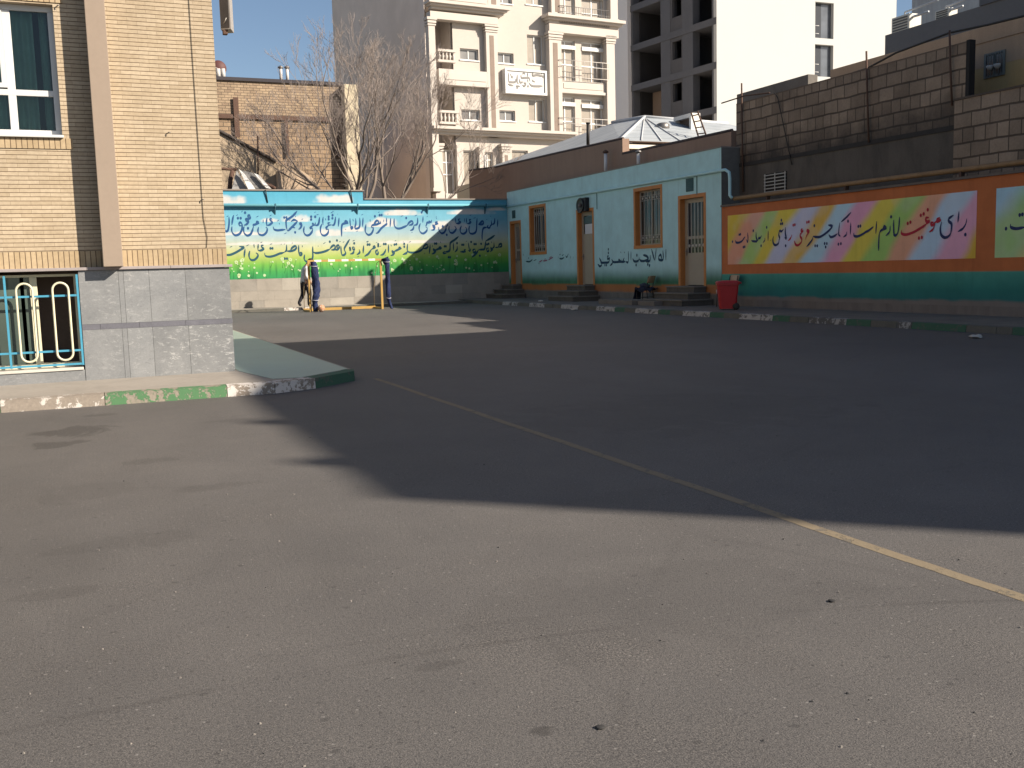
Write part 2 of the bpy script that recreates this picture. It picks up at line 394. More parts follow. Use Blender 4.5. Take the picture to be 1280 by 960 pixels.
def marble(tone=1.0, flake=1.0):
    q = N('grey_marble_slab'); co = q.co(); n = q.noise(1.7, 8, .68, dist=.5)
    fl = q.noise(12, 8, .78, q.map(co, (1, 1, 2.4), rot=(0, .5, 0)), .5); sp = q.noise(60, 3, .7)
    sc = q.noise(.9, 4, .6, dist=.4)
    col = q.ramp(n, [(.3, scl((.160, .166, .172), tone)), (.55, scl((.205, .210, .214), tone)), (.75, scl((.258, .262, .263), tone))])
    k = q.math('MULTIPLY', q.ramp(fl, [(.55, 0.0), (.61, 1.0)]), q.ramp(sc, [(.40, .15*flake), (.62, .85*flake)]))
    col = q.mix(k, col, (.42, .42, .41)); col = q.mix(q.math('MULTIPLY', q.ramp(fl, [(.36, 1.0), (.42, 0.0)]), .45), col, (.11, .114, .12))
    col = q.mix(1, col, q.ramp(sp, [(.3, (.9, .9, .9)), (.7, (1.08, 1.08, 1.08))]), 'MULTIPLY')
    q.bump(fl, .35, .004)
    return q.out(col, .55, .4)
M['marble'] = [marble(1.0, .6), marble(1.08, 1.0), marble(.93, 1.1), marble(1.02, .25)]
M['band'] = plain('dark_slate_band', (.125, .125, .145), .5, .3, 5, .2)
M['ledge'] = plain('purple_grey_stone', (.30, .265, .26), .7, .15, 4, .2)
M['upvc'] = plain('white_upvc', (.58, .58, .57), .35, .03, 2, 0, .5, bump=0)
M['glass'] = glass('window_glass', (.016, .022, .022)); M['glass_blue'] = glass('far_glass', (.12, .125, .13), .15)
M['curtain'] = plain('green_grey_curtain', (.62, .72, .68), .9, .2, 6)
M['curtain_b'] = plain('beige_curtain', (.34, .30, .25), .9, .2, 2)
M['dark'] = plain('dark_interior', (.025, .022, .02), .9, .3, 2)
M['brown_in'] = plain('brown_interior', (.13, .095, .075), .8, .2, 2)
M['bluebar'] = plain('blue_grille_paint', (.06, .27, .40), .45, .15, 12, .1, .4)
M['cream_metal'] = plain('cream_grille_paint', (.62, .58, .42), .45, .1, 12, .1, .4)
M['cable'] = plain('black_cable', (.03, .028, .026), .6)
M['grey_metal'] = plain('grey_metal', (.20, .19, .185), .45, .25, 6, .3, .5, .6)
M['rust'] = plain('rusty_iron', (.10, .058, .042), .8, .3, 9, .5)

# ------------------------------------------------------------------ the setting
def struct(o): return tag(o, kind='structure')
M['bounce'] = plain('pale_bounce_ground', (.40, .36, .31), .95, .15, .2, .2)  # pale ground beyond the yard, added to bounce sunlight onto shaded walls
g = MB(); g.box(-600, 600, -600, 1500, -.5, 0); struct(g.build('ground', M['asphalt']))

g = MB(); g.box(-600, 600, YF+.31, 1500, -.02, .03); struct(g.build('bounce_ground', M['bounce']))
g = MB(); g.box(XR+1.1, 600, -600, YF+.2, -.02, .03); struct(g.build('bounce_ground', M['bounce']))

# raised walk in front of the school, with its painted kerb
KZ = .12
walk = [(-6, 10.83), (1.74, 10.80), (2.14, 10.975), (2.66, 11.44), (2.70, 11.60), (2.70, 23.5), (-6, 23.5)]
p = MB(); p.prism([(x, y, -.05) for x, y in walk], (0, 0, KZ+.05)); struct(p.build('pavement', M['conc']))
p = MB(); p.prism([(1.60, 12.2, KZ), (1.80, 11.02, KZ), (2.10, 10.98, KZ), (2.64, 11.455, KZ), (2.78, 11.62, KZ), (2.765, 23.4, KZ), (1.60, 23.4, KZ)], (0, 0, .004)); struct(p.build('painted_floor', M['greenfloor']))
kerb_out = [(-6, 10.70), (-.86, 10.70), (.08, 10.69), (1.27, 10.67), (1.76, 10.655), (2.24, 10.86), (2.80, 11.36), (2.86, 11.60)]
kerb_in = [(-6, 10.83), (-.86, 10.83), (.08, 10.818), (1.27, 10.80), (1.74, 10.80), (2.14, 10.975), (2.66, 11.44), (2.70, 11.60)]
kmat = [M['kerb_green'], M['kerb_bare'], M['kerb_green'], M['kerb_white'], M['kerb_white'], M['kerb_dkgreen'], M['kerb_dkgreen']]
km = MB()
for i in range(7):
    a, b, c, d = kerb_out[i], kerb_out[i+1], kerb_in[i+1], kerb_in[i]
    km.hexa([(a[0]+.003, a[1], -.02), (b[0]-.003, b[1], -.02), (c[0]-.003, c[1], -.02), (d[0]+.003, d[1], -.02),
             (a[0]+.003, a[1]+.018, KZ-.006), (b[0]-.003, b[1]+.018, KZ-.006), (c[0]-.003, c[1], KZ+.003), (d[0]+.003, d[1], KZ+.003)], i)
km.hexa([(2.70, 11.60, -.02), (2.86, 11.60, -.02), (2.84, 23.5, -.02), (2.70, 23.5, -.02), (2.70, 11.60, KZ+.003), (2.84, 11.60, KZ-.01), (2.82, 23.5, KZ-.01), (2.70, 23.5, KZ+.003)], 7)
struct(km.build('kerb', kmat+[M['conc']]))

# raised walk along the right-hand row, kerb painted in white and green blocks
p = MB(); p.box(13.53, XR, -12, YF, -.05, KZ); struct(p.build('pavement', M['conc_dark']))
whites = [(32.4, 31.1), (30.1, 28.9), (27.7, 26.5), (25.4, 24.3), (23.15, 22.0), (20.85, 19.7), (18.55, 17.35), (16.2, 15.1), (13.8, 13.45), (11.65, 11.35), (9.4, 8.2)]
kb = MB(); y = YF-.6; segs = []
for a, b in whites:
    if y > a: segs.append((b if False else a, y, 1))
    segs.append((b, a, 0)); y = b
segs.append((-12, y, 1))
for y0, y1, k in segs:
    n = max(1, int(round((y1-y0)/.62)))
    for j in range(n):
        c0, c1 = y0+(y1-y0)*j/n+.004, y0+(y1-y0)*(j+1)/n-.004; e = random.uniform(-.008, .008)
        kk = (0 if y0 > 17.3 else (3 if y0 > 13 else 2)) if k == 0 else (1 if (j % 3 and y1 < 26) else 2)
        kb.hexa([(13.40+e, c0, -.02), (13.53, c0, -.02), (13.53, c1, -.02), (13.40+e, c1, -.02), (13.425+e, c0, KZ-.004), (13.53, c0, KZ+.004+e*.4), (13.53, c1, KZ+.004+e*.4), (13.425+e, c1, KZ-.004)], kk)
struct(kb.build('kerb', [chipped('right_kerb_white', (.40, .385, .37), (.12, .115, .105), .535), M['kerb_dkgreen'], M['kerb_grey'], chipped('right_kerb_worn', (.34, .33, .32), (.11, .105, .10), .47)]))

# strip under the mural wall
p = MB(); p.box(3.2, 13.3, 35.72, YF, -.05, .09); struct(p.build('pavement', M['conc']))
kb = MB()
for i, x in enumerate(np.arange(3.2, 13.2, .63)):
    kb.box(x+.004, x+.626, 35.6, 35.72, -.02, .095+random.uniform(-.006, .006), 0 if 5.9 < x < 7.4 else 1)
struct(kb.build('kerb', [M['kerb_white'], M['kerb_grey']]))

# worn court lines
p = MB()
pts = [(3.075, yy) for yy in np.arange(11.45, -3, -.35)]
for (x, a), (_, b) in zip(pts[:-1], pts[1:]):
    j = .004*math.sin(a*3.1)
    p.poly([(x-.034+j, a, .0012), (x+.034+j, a, .0012), (x+.034+j, b+.0, .0012), (x-.034+j, b, .0012)])
struct(p.build('court_line', M['line']))
p = MB(); p.poly([(3.3, 14.55, .0012), (10.5, 14.95, .0012), (10.5, 15.03, .0012), (3.3, 14.63, .0012)]); struct(p.build('court_line', M['line2']))

# loose grit on the asphalt
gr = MB(); r = random.Random(4)
for i in range(230):
    d = 1.9*math.exp(r.random()*2.3); a = math.radians(r.uniform(-12, 62)); x, y, s = d*math.sin(a), d*math.cos(a), r.uniform(.0025, .006)
    if y > 10.4 and x < 3: continue
    q = [(x+s*r.uniform(.6, 1.2)*math.cos(t), y+s*r.uniform(.6, 1.2)*math.sin(t)) for t in (0, 1.3, 2.5, 3.7, 5)]
    gr.add([(u, v, -.001) for u, v in q]+[(x+(u-x)*.6, y+(v-y)*.6, s*.8) for u, v in q], [(5, 6, 7, 8, 9)]+[(j, (j+1) % 5, 5+(j+1) % 5, 5+j) for j in range(5)], r.choice((0, 0, 1)))
tag(gr.build('grit', [plain('pale_grit', (.22, .2, .18), .9), plain('dark_grit', (.04, .04, .04), .9)]), kind='stuff')

# ------------------------------------------------------------------ school building (left)
sch = thing('school_building', 'buff brick building with grey marble plinth, bare pilaster and white window, at the left edge', 'building', (0, YL, 0))
W_L, W_R, TOP, ZP = -7.0, 1.55, 9.2, 1.38
wx0, wx1, wz0, wz1 = -2.25, -.14, 2.86, 4.26         # upper window opening
bx0, bx1, bz0, bz1 = -2.4, -.095, .28, 1.335          # basement window opening
b = MB(); T = .32
ZS = 1.585                                            # top of the soldier course
b.box(W_L, wx0, YL, YL+T, ZS, TOP); b.box(wx1, W_R, YL, YL+T, ZS, TOP)
b.box(wx0, wx1, YL, YL+T, ZS, wz0-.03); b.box(wx0, wx1, YL, YL+T, wz1, TOP)
b.build('wall', M['brick'], sch)
for xa, xb in ((W_R-T, W_R-.002), (W_L, W_L+T)):
    b = MB(); b.box(xa, xb, YL+T, 28, .1, TOP); b.build('side_wall', M['brick_side'], sch)
b = MB(); b.box(W_L, W_R, YL-.003, YL+T-.01, 1.40, ZS-.002); b.build('soldier_course', M['soldier'], sch)
for za, zb in ((wz0-.15, wz0-.035), (wz1+.02, wz1+.13)):
    b = MB(); b.box(wx0-.1, wx1+.10, YL-.012, YL+.05, za, zb); b.build('window_surround', M['soldier'], sch)
b = MB(); b.box(W_L, W_R-T, YL+T, 28, TOP-.3, TOP); b.box(W_L, W_R, 27.7, 28, 0, TOP); b.build('roof', M['conc'], sch)
# plinth slabs
b = MB(); xs = [(W_L, -5.2), (-5.2, -3.6), (-3.6, bx0-.005)]
for s0, s1 in xs: b.box(s0+.002, s1-.002, YL-.045, YL+.3, KZ-.02, 1.365)
cuts = [bx1+.005, .33, .385, .66, 1.06, 1.565]
for s0, s1 in zip(cuts[:-1], cuts[1:]):
    for z0, z1 in ((KZ-.02, .693), (.757, 1.362)): b.box(s0+.0015, s1-.0015, YL-.045-.0007*((int(s0*100)+int(z0*10)) % 4), YL+.3, z0, z1, [0, 3, 1, 2, 2][cuts.index(s0)] if z0 < .5 else [0, 3, 1, 1, 2][cuts.index(s0)])
b.box(bx0, bx1, YL-.045, YL+.3, KZ-.02, bz0-.035)
b.box(1.53, 1.565, YL+.3, 20, KZ-.02, 1.362)
b.build('plinth', M['marble'], sch)
b = MB()
for s0, s1 in ((bx1+.006, .10), (.103, .52), (.523, 1.03), (1.033, 1.567)): b.box(s0, s1, YL-.047, YL+.3, .695, .755)
b.build('plinth_band', M['band'], sch)
b = MB()
for s0, s1 in ((W_L, -1.7), (-1.697, .0), (.003, .9), (.903, 1.60)): b.box(s0, s1, YL-.075, YL+.29, 1.366, 1.399, bev=.004)
b.build('plinth_ledge', M['ledge'], sch)
b = MB(); b.box(.18, .385, YL-.235, YL+.02, 1.40, TOP-.01, bev=.006); b.build('pilaster', M['pilaster'], sch)
b = MB(); b.tube([(1.30, YL-.008, TOP), (1.298, YL-.008, 4.0), (1.305, YL-.008, 2.6), (1.31, YL-.008, 1.95), (1.34, YL-.01, 1.72), (1.325, YL-.008, 1.6)], .0032, 6)
b.build('wall_cable', M['cable'], sch)
for x, z in ((.98, 2.92), (-.09, 4.25), (1.31, 2.16)):
    b = MB(); b.tube([(x, YL, z), (x, YL-.03, z), (x+.02, YL-.045, z-.005)], .006, 6); b.build('wall_hook', M['conc'], sch)
# upper window
wy = YL+.10
f = MB(); fr = .062
f.box(wx0, wx1, wy, wy+.07, wz0, wz0+fr, bev=.006); f.box(wx0, wx1, wy, wy+.07, wz1-fr, wz1, bev=.006)
f.box(wx1-fr, wx1, wy, wy+.07, wz0+fr, wz1-fr, bev=.006); f.box(wx0, wx0+fr, wy, wy+.07, wz0+fr, wz1-fr, bev=.006)
for x in (-.615, -1.15, -1.7): f.box(x-.04, x+.04, wy+.005, wy+.065, wz0+fr, wz1-fr, bev=.005)
f.box(wx0+fr, wx1-fr, wy+.004, wy+.066, 3.29, 3.355, bev=.005)
# opening sash standing proud on the left
for x0, x1 in ((-1.11, -.655),):
    f.box(x0, x0+.05, wy-.012, wy+.03, 3.37, wz1-.07); f.box(x1-.05, x1, wy-.012, wy+.03, 3.37, wz1-.07)
    f.box(x0+.05, x1-.05, wy-.012, wy+.03, 3.37, 3.42); f.box(x0+.05, x1-.05, wy-.012, wy+.03, wz1-.12, wz1-.07)
win = f.build('window', M['upvc'], sch)
f = MB(); f.box(wx0+.05, wx1-.05, wy+.03, wy+.036, wz0+.05, wz1-.05)
gp = N('clear_glass'); gm = gp.n('BsdfTransparent'); gl = gp.n('BsdfGlossy'); gl.inputs['Roughness'].default_value = .03; mx = gp.n('MixShader'); fz = gp.n('Fresnel'); fz.inputs[0].default_value = 1.5
gm.inputs[0].default_value = (.62, .72, .69, 1)
gp.l(fz.outputs[0], mx.inputs[0]); gp.l(gm.outputs[0], mx.inputs[1]); gp.l(gl.outputs[0], mx.inputs[2]); gp.l(mx.outputs[0], gp.t.nodes['Material Output'].inputs[0])
M['clear'] = gp.m
f.build('pane', M['clear'], win)
f = MB()   # pleated curtains behind the glass
def pleats(mb, x0, x1, z0, z1, y, amp, wl, seed):
    r = random.Random(seed); n = int((x1-x0)/.012); ph = r.random()*6; row = []
    for i in range(n+1):
        x = x0+(x1-x0)*i/n
        row.append((x, y+amp*math.sin(x/wl*6.283+ph+1.5*math.sin(x*5+ph))))
    k = len(row); mb.add([(x, yy, z0) for x, yy in row]+[(x, yy, z1) for x, yy in row], [(i, i+1, k+i+1, k+i) for i in range(k-1)], 0, True)
pleats(f, wx0, -.36, wz0-.05, wz1+.05, wy+.16, .045, .11, 3); pleats(f, -.30, -.22, wz0, wz1, wy+.2, .02, .06, 5)
f.build('curtain', M['curtain'], win)
f = MB(); f.box(wx0-.02, wx1+.012, YL-.05, wy+.02, wz0-.032, wz0-.002, bev=.006); f.build('sill', M['upvc'], win)
f = MB(); f.box(wx0-.3, wx1+.1, wy+.5, wy+.52, wz0-.3, wz1+.3); f.build('interior', M['dark'], sch)
# basement window with its grille
by = YL+.13
f = MB(); fr = .05
f.box(bx0, bx1, by, by+.06, bz0, bz0+fr, bev=.004); f.box(bx0, bx1, by, by+.06, bz1-.03, bz1-.002, bev=.004)
f.box(bx1-fr, bx1-.002, by, by+.06, bz0+fr, bz1-.03); f.box(-.60, -.525, by-.003, by+.06, bz0+fr, bz1-.03, bev=.004)
f.box(-.70, -.66, by+.03, by+.08, bz0+fr, bz1-.03)
bw = f.build('window', M['cream_metal'], sch)
f = MB(); f.box(-2.4, -.60, by+.03, by+.036, bz0+.02, bz1-.02); f.build('pane', glass('green_glass', (.075, .10, .085), .12), bw)
f = MB(); f.box(bx0, bx1+.05, by+.45, by+.5, .1, 1.5); f.build('interior', M['brown_in'], sch)
f = MB(); f.box(bx0, bx1-.01, YL-.06, by, bz0-.034, bz0-.003, bev=.004); f.build('sill', plain('white_stone_sill', (.52, .49, .44), .6, .1, 4, .2), bw)
gy = YL-.03
f = MB(); bar = .011
for x in (bx1-.012, -.84, -1.62): f.box(x-bar, x+bar, gy-bar, gy+bar, bz0+.02, bz1-.012)
for z in (bz0+.035, .47, 1.09): f.box(bx0, bx1-.024, gy-bar+.003, gy+bar-.003, z-bar, z+bar)
grl = f.build('window_grille', M['bluebar'], sch)
def loop(cx, z0, z1, r_, y, rr=.0125):
    pts = [(cx+r_*math.cos(a), y, z1-r_+r_*math.sin(a)) for a in np.linspace(0, math.pi, 11)]+[(cx-r_*math.cos(a), y, z0+r_-r_*math.sin(a)) for a in np.linspace(0, math.pi, 11)]
    q = MB(); q.tube(pts, rr, 8, closed=True); return q
for cx in (-.285, -.65, -1.2, -1.7): loop(cx, .365, 1.235, .082, gy-.028).build('grille_loop', M['cream_metal'], grl)

# floodlight box hung off the corner above
fl = thing('floodlight', 'long grey metal lamp box hanging against the sky beside the brick corner', 'lamp', (1.78, 12.9, 4.2))
f = MB(); fx0, fx1, fy0, fy1 = 1.705, 1.86, 12.85, 13.10
f.hexa([(1.71, 12.86, 4.245), (1.822, 12.80, 4.245), (1.885, 13.0, 4.245), (1.775, 13.06, 4.245), (1.71, 12.86, 5.2), (1.822, 12.80, 5.2), (1.885, 13.0, 5.2), (1.775, 13.06, 5.2)])
f.build('housing', plain('grey_housing', (.30, .28, .265), .5, .12, 6, .2, .4), fl)
f = MB(); f.hexa([(1.714, 12.852, 4.262), (1.806, 12.803, 4.262), (1.809, 12.809, 4.262), (1.717, 12.858, 4.262), (1.714, 12.852, 5.19), (1.806, 12.803, 5.19), (1.809, 12.809, 5.19), (1.717, 12.858, 5.19)]); f.build('cover', plain('dark_lamp_cover', (.045, .04, .042), .3, .3, 5, .3, .5), fl)
f = MB(); f.box(1.735, 1.79, 12.84, 12.92, 4.19, 4.245, bev=.006); f.build('latch', M['rust'], fl)
f = MB(); f.tube([(1.745, 12.825, 4.31), (1.76, 12.80, 4.34), (1.775, 12.79, 4.37)], .004, 6); f.build('wire', plain('pale_wire', (.5, .48, .45), .5), fl)
f = MB(); f.tube([(1.55, 13.0, 4.85), (1.80, 13.0, 4.85)], .018, 8); f.build('bracket', M['rust'], fl)
# ------------------------------------------------------------------ mural wall across the yard
L_ = lambda r, g, b, k=.60: np.array(srgb(r, g, b))*k
mw = thing('mural_wall', 'far yard wall painted with blue sky, clouds, meadow flowers and two lines of blue lettering', 'wall', (9.8, YF, 0))
ZST, ZLO, ZHI, XSTEP = 1.145, 4.05, 4.36, 9.83
b = MB(); b.box(1.0, XSTEP, YF, YF+.3, 1.0, ZHI-.03); b.box(XSTEP, XR+.2, YF, YF+.3, 1.0, ZLO-.03); b.build('wall', plain('wall_render', (.3, .3, .3), .9), mw)
b = MB(); b.box(1.0, XSTEP+.05, YF-.05, YF+.33, ZHI-.03, ZHI+.02); b.box(XSTEP+.05, XR, YF-.05, YF+.33, ZLO-.03, ZLO+.015); b.build('coping', plain('grey_coping', (.23, .20, .175), .9, .2, 3), mw)
# stone footing in irregular blocks
b = MB(); r = random.Random(11); zz = [.0, .36, .70, ZST]
for k in range(3):
    x = 1.0+r.random()*.4
    while x < XR:
        wd = r.uniform(.55, 1.15); x1 = min(x+wd, XR)
        b.box(x+.002, x1-.002, YF-.03-r.uniform(0, .007), YF+.29, zz[k]+.002, zz[k+1]-.002, r.choice((0, 0, 1, 2))); x = x1
b.box(1.0, XR, YF-.022, YF+.28, 0, ZST-.01, 3)
b.build('stone_footing', [plain('footing_stone', (.285, .26, .225), .9, .14, 2.5, .3), plain('footing_stone_pale', (.33, .305, .265), .9, .12, 2.5, .3), plain('footing_stone_grey', (.25, .232, .205), .9, .16, 2.5, .4), plain('footing_mortar', (.22, .20, .175), .9, .1, 4)], mw)
clouds = []
for px, py, wpx, hpx in [(283, 252, 26, 9), (418, 251, 26, 9), (372, 275, 22, 8), (413, 293, 20, 7), (300, 293, 42, 4), (503, 267, 24, 7), (478, 281, 20, 9), (560, 284, 26, 9), (590, 266, 30, 6), (440, 288, 14, 6), (340, 276, 14, 4), (330, 305, 60, 3), (520, 303, 50, 3), (620, 262, 12, 3)]:
    c = onY(px, py, YF); e = onY(px+wpx, py, YF); t = onY(px, py-hpx, YF); clouds.append((c[0], c[2], abs(e[0]-c[0]), abs(t[2]-c[2])))
def mural(U, V):
    X, Z = U+1.0, V+ZST
    Zd = Z-.02*(X-8)*.35
    C = grad(Zd, [(1.15, L_(52, 160, 98, .62)), (1.4, L_(72, 174, 88, .64)), (1.66, L_(124, 198, 84, .62)), (1.92, L_(188, 213, 112)), (2.18, L_(216, 221, 158)), (2.42, L_(214, 224, 200)), (2.75, L_(184, 217, 228)), (3.2, L_(134, 203, 228)), (4.4, L_(84, 186, 220))])
    n = blobnoise(X, Z, 1.1, 5, 4); C = C*(.93+.14*n)[..., None]
    for i, (cx, cz, wx, hz) in enumerate(clouds):
        nn = blobnoise(X+i*3.1, Z+i, 3.0, 20+i, 3)
        flat = np.where(Z < cz-.25*hz, 3.2, 1.0)
        d = ((X-cx)/wx)**2+(((Z-cz)/hz)*flat)**2
        a = sstep(1.15, .25, d+(nn-.5)*1.5)*.92
        C = C*(1-a[..., None])+L_(240, 236, 232)*a[..., None]
    # grass blades and dark tufts
    g = blobnoise(X*9, Z*1.2, 1.0, 77, 2); a = sstep(.55, .75, g)*sstep(1.95, 1.35, Z)*.45
    return C*(1-a[..., None])+L_(20, 96, 58)*a[..., None]
mm = vcol('mural_paint', .7, .2, .07)
painted_sheet('painting', (1.0, YF-.003, ZST), (XSTEP-1.0, 0, 0), (0, 0, ZHI-.03-ZST), 300, 110, mural, mm, mw)
painted_sheet('painting', (XSTEP, YF-.003, ZST), (XR-XSTEP, 0, 0), (0, 0, ZLO-.03-ZST), 210, 100, lambda U, V: mural(U+XSTEP-1.0, V), mm, mw)
# flowers
f = MB(); st = MB(); r = random.Random(5)
for i in range(130):
    x, z = r.uniform(3.5, 15.5), r.uniform(1.24, 1.86); s = r.choice((.022, .028, .035, .045, .06, .075)); d = lift()
    if r.random() < .6: st.tube([(x, YF-.003, z), (x+r.uniform(-.12, .12), YF-.003, z-r.uniform(.15, .4))], .006, 4)
    k = 11
    for j in range(k):
        a0, a1 = 2*math.pi*j/k, 2*math.pi*(j+1)/k; ra = s*(1 if j % 2 else .72); rb = s*(.72 if j % 2 else 1)
        f.add([(x, YF-d-.002, z), (x+ra*math.cos(a0), YF-d-.002, z+ra*math.sin(a0)), (x+rb*math.cos(a1), YF-d-.002, z+rb*math.sin(a1))], [(0, 1, 2)], 0)
    if s > .06: f.add([(x+s*.32*math.cos(a), YF-d-.004, z+s*.32*math.sin(a)) for a in np.linspace(0, 6.28, 8)[:-1]], [tuple(range(7))], 1)
f.build('flowers', [plain('flower_white', tuple(L_(214, 238, 190)), .8, .04), plain('flower_heart', tuple(L_(190, 205, 90)), .8, .04)], mw, fix=False)
st.build('flower_stems', plain('stem_green', tuple(L_(40, 120, 60)), .8), mw)

LINE1 = [(274, 258, 12.8, """s 88,230 84,310 90,375 110,398 138,385 152,330 160,250 157,165
t 118,165 150,150
s 230,138 215,210 203,300
s 355,310 325,305 322,270 345,258 366,290 365,360 330,435 265,462 218,430 200,375 205,320
d 300,188 345,188 415,100
s 490,185 465,178 468,148 488,145 495,185 455,205 430,215
s 462,235 432,232 430,205 454,202 468,240 440,285 400,300
s 545,330 530,390 500,445 450,465 405,430 390,370 400,320
d 462,350
s 635,245 605,240 600,265 632,262 575,290 547,300 550,345
t 590,175 630,150
t 270,150 300,130
t 355,95 375,68
s 850,210 825,195 815,220 850,250 820,285 790,300 762,297
s 765,180 757,250 764,320
s 745,335 770,355 758,410 720,450 680,460 635,440 620,390 630,330
t 705,210 702,270
t 805,155 840,135
s 1245,75 1180,150 1100,205 1072,230 1075,320 1090,382
s 1060,370 1000,376 930,382 880,365 862,322
s 1255,235 1200,215 1150,240
s 1255,235 1205,290 1150,345 1110,385 1088,385
s 1215,345 1170,330 1140,352
d 1215,415 1040,178 1075,178
t 1115,230 1140,210
t 925,240 960,215
t 960,262 965,292
t 1040,440 1080,420
t 1220,150 1222,172"""),
(364, 258, 12.8, """s 165,300 140,290 145,270 165,275 165,310 140,355 115,365
t 165,215 190,195
s 345,360 330,410 290,455 245,462 210,430 200,380 210,320
s 370,290 345,270 350,300 385,298
s 355,300 318,330 306,350 335,350 346,362
s 455,170 445,250 430,290 400,303 378,298
s 386,255 386,298
d 320,165 320,210 385,165
t 370,100 395,85
t 400,140 440,125
s 512,168 505,230 510,300
s 600,368 585,430 540,465 495,455 470,410 470,340 490,280
s 625,262 592,268 600,298 640,295
s 600,300 562,338 562,362 598,365
s 710,165 700,250 680,298 645,295
s 766,180 760,250 755,322
d 600,165 600,205 662,140 660,190
t 630,110 680,75
t 545,190 555,222
t 735,122 745,126
s 905,240 872,230 865,258 905,262 850,272 817,292 806,360 809,480
s 985,318 957,330 962,355 986,338 980,312
s 940,190 943,270 960,345
s 1030,190 1034,270 1020,345 1052,355 1090,330 1100,260 1095,180
s 1150,180 1145,250 1142,325
t 985,200 995,242
t 1120,140 1150,125
t 1040,405 1070,390
t 860,372 880,362"""),
(454, 258, 12.8, """s 165,330 155,390 125,440 85,455 50,430 32,380 45,285
s 130,335 165,345
s 128,330 150,300 205,290 242,275 245,240 215,228 185,265 170,297
d 188,158 262,140 295,138
s 270,230 274,265 244,285
s 385,285 350,300 290,350 240,415 205,430
s 385,270 358,290 378,302
s 370,180 375,272
s 440,185 435,250 430,330
t 110,205 112,252
t 330,210 325,250
t 385,125 405,120
t 235,100 265,85
s 495,190 494,270 505,320 540,350 590,352 650,330 710,302
s 700,305 740,255 775,235 795,255 780,288 730,302
d 688,185
s 812,300 806,340 790,370 752,385
s 870,180 870,255 852,292 812,300
t 600,160 640,145
t 820,155 860,140
t 770,420 790,410
s 958,158 952,260
s 1025,340 1015,390 970,430 930,425 900,385 895,330 915,270
s 998,325 1025,340
s 1095,215 1082,252 1056,240 1052,262 1025,258 1012,296 997,315
s 1190,242 1160,255 1162,282 1195,268 1140,300
s 1142,310 1115,300 1120,330 1147,325 1130,370 1090,380
d 935,95
t 1015,165 1035,155
t 1170,180 1175,202"""),
(540, 254, 12.8, """s 225,362 220,420 190,470 150,480 115,440 105,380
d 172,370 235,505
s 250,330 245,355 226,372
t 90,490 105,485
t 60,230 72,210
s 450,250 425,260 430,285 455,300 430,320 400,325 378,315
s 374,235 380,316
s 360,365 385,400 370,440 330,475 290,465 270,420 276,365
t 310,275 340,265
s 625,260 600,265 602,285 620,300 590,325 560,322
s 548,235 556,326
s 530,378 552,410 545,460 500,490 460,470 450,420 470,360
t 520,240 522,302
s 740,340 770,318 800,290 822,298 810,335 742,345
s 720,240 714,330 710,420 690,470 640,490 600,470 590,410 600,360
t 600,200 630,185
t 660,242 700,230
s 880,385 830,395 810,430 800,520 802,600
s 900,350 882,380 912,395 940,360
s 945,270 952,340 925,362
s 1005,235 995,320 958,342
s 1052,260 1045,380
t 865,265 885,260
t 930,215 945,205""")]
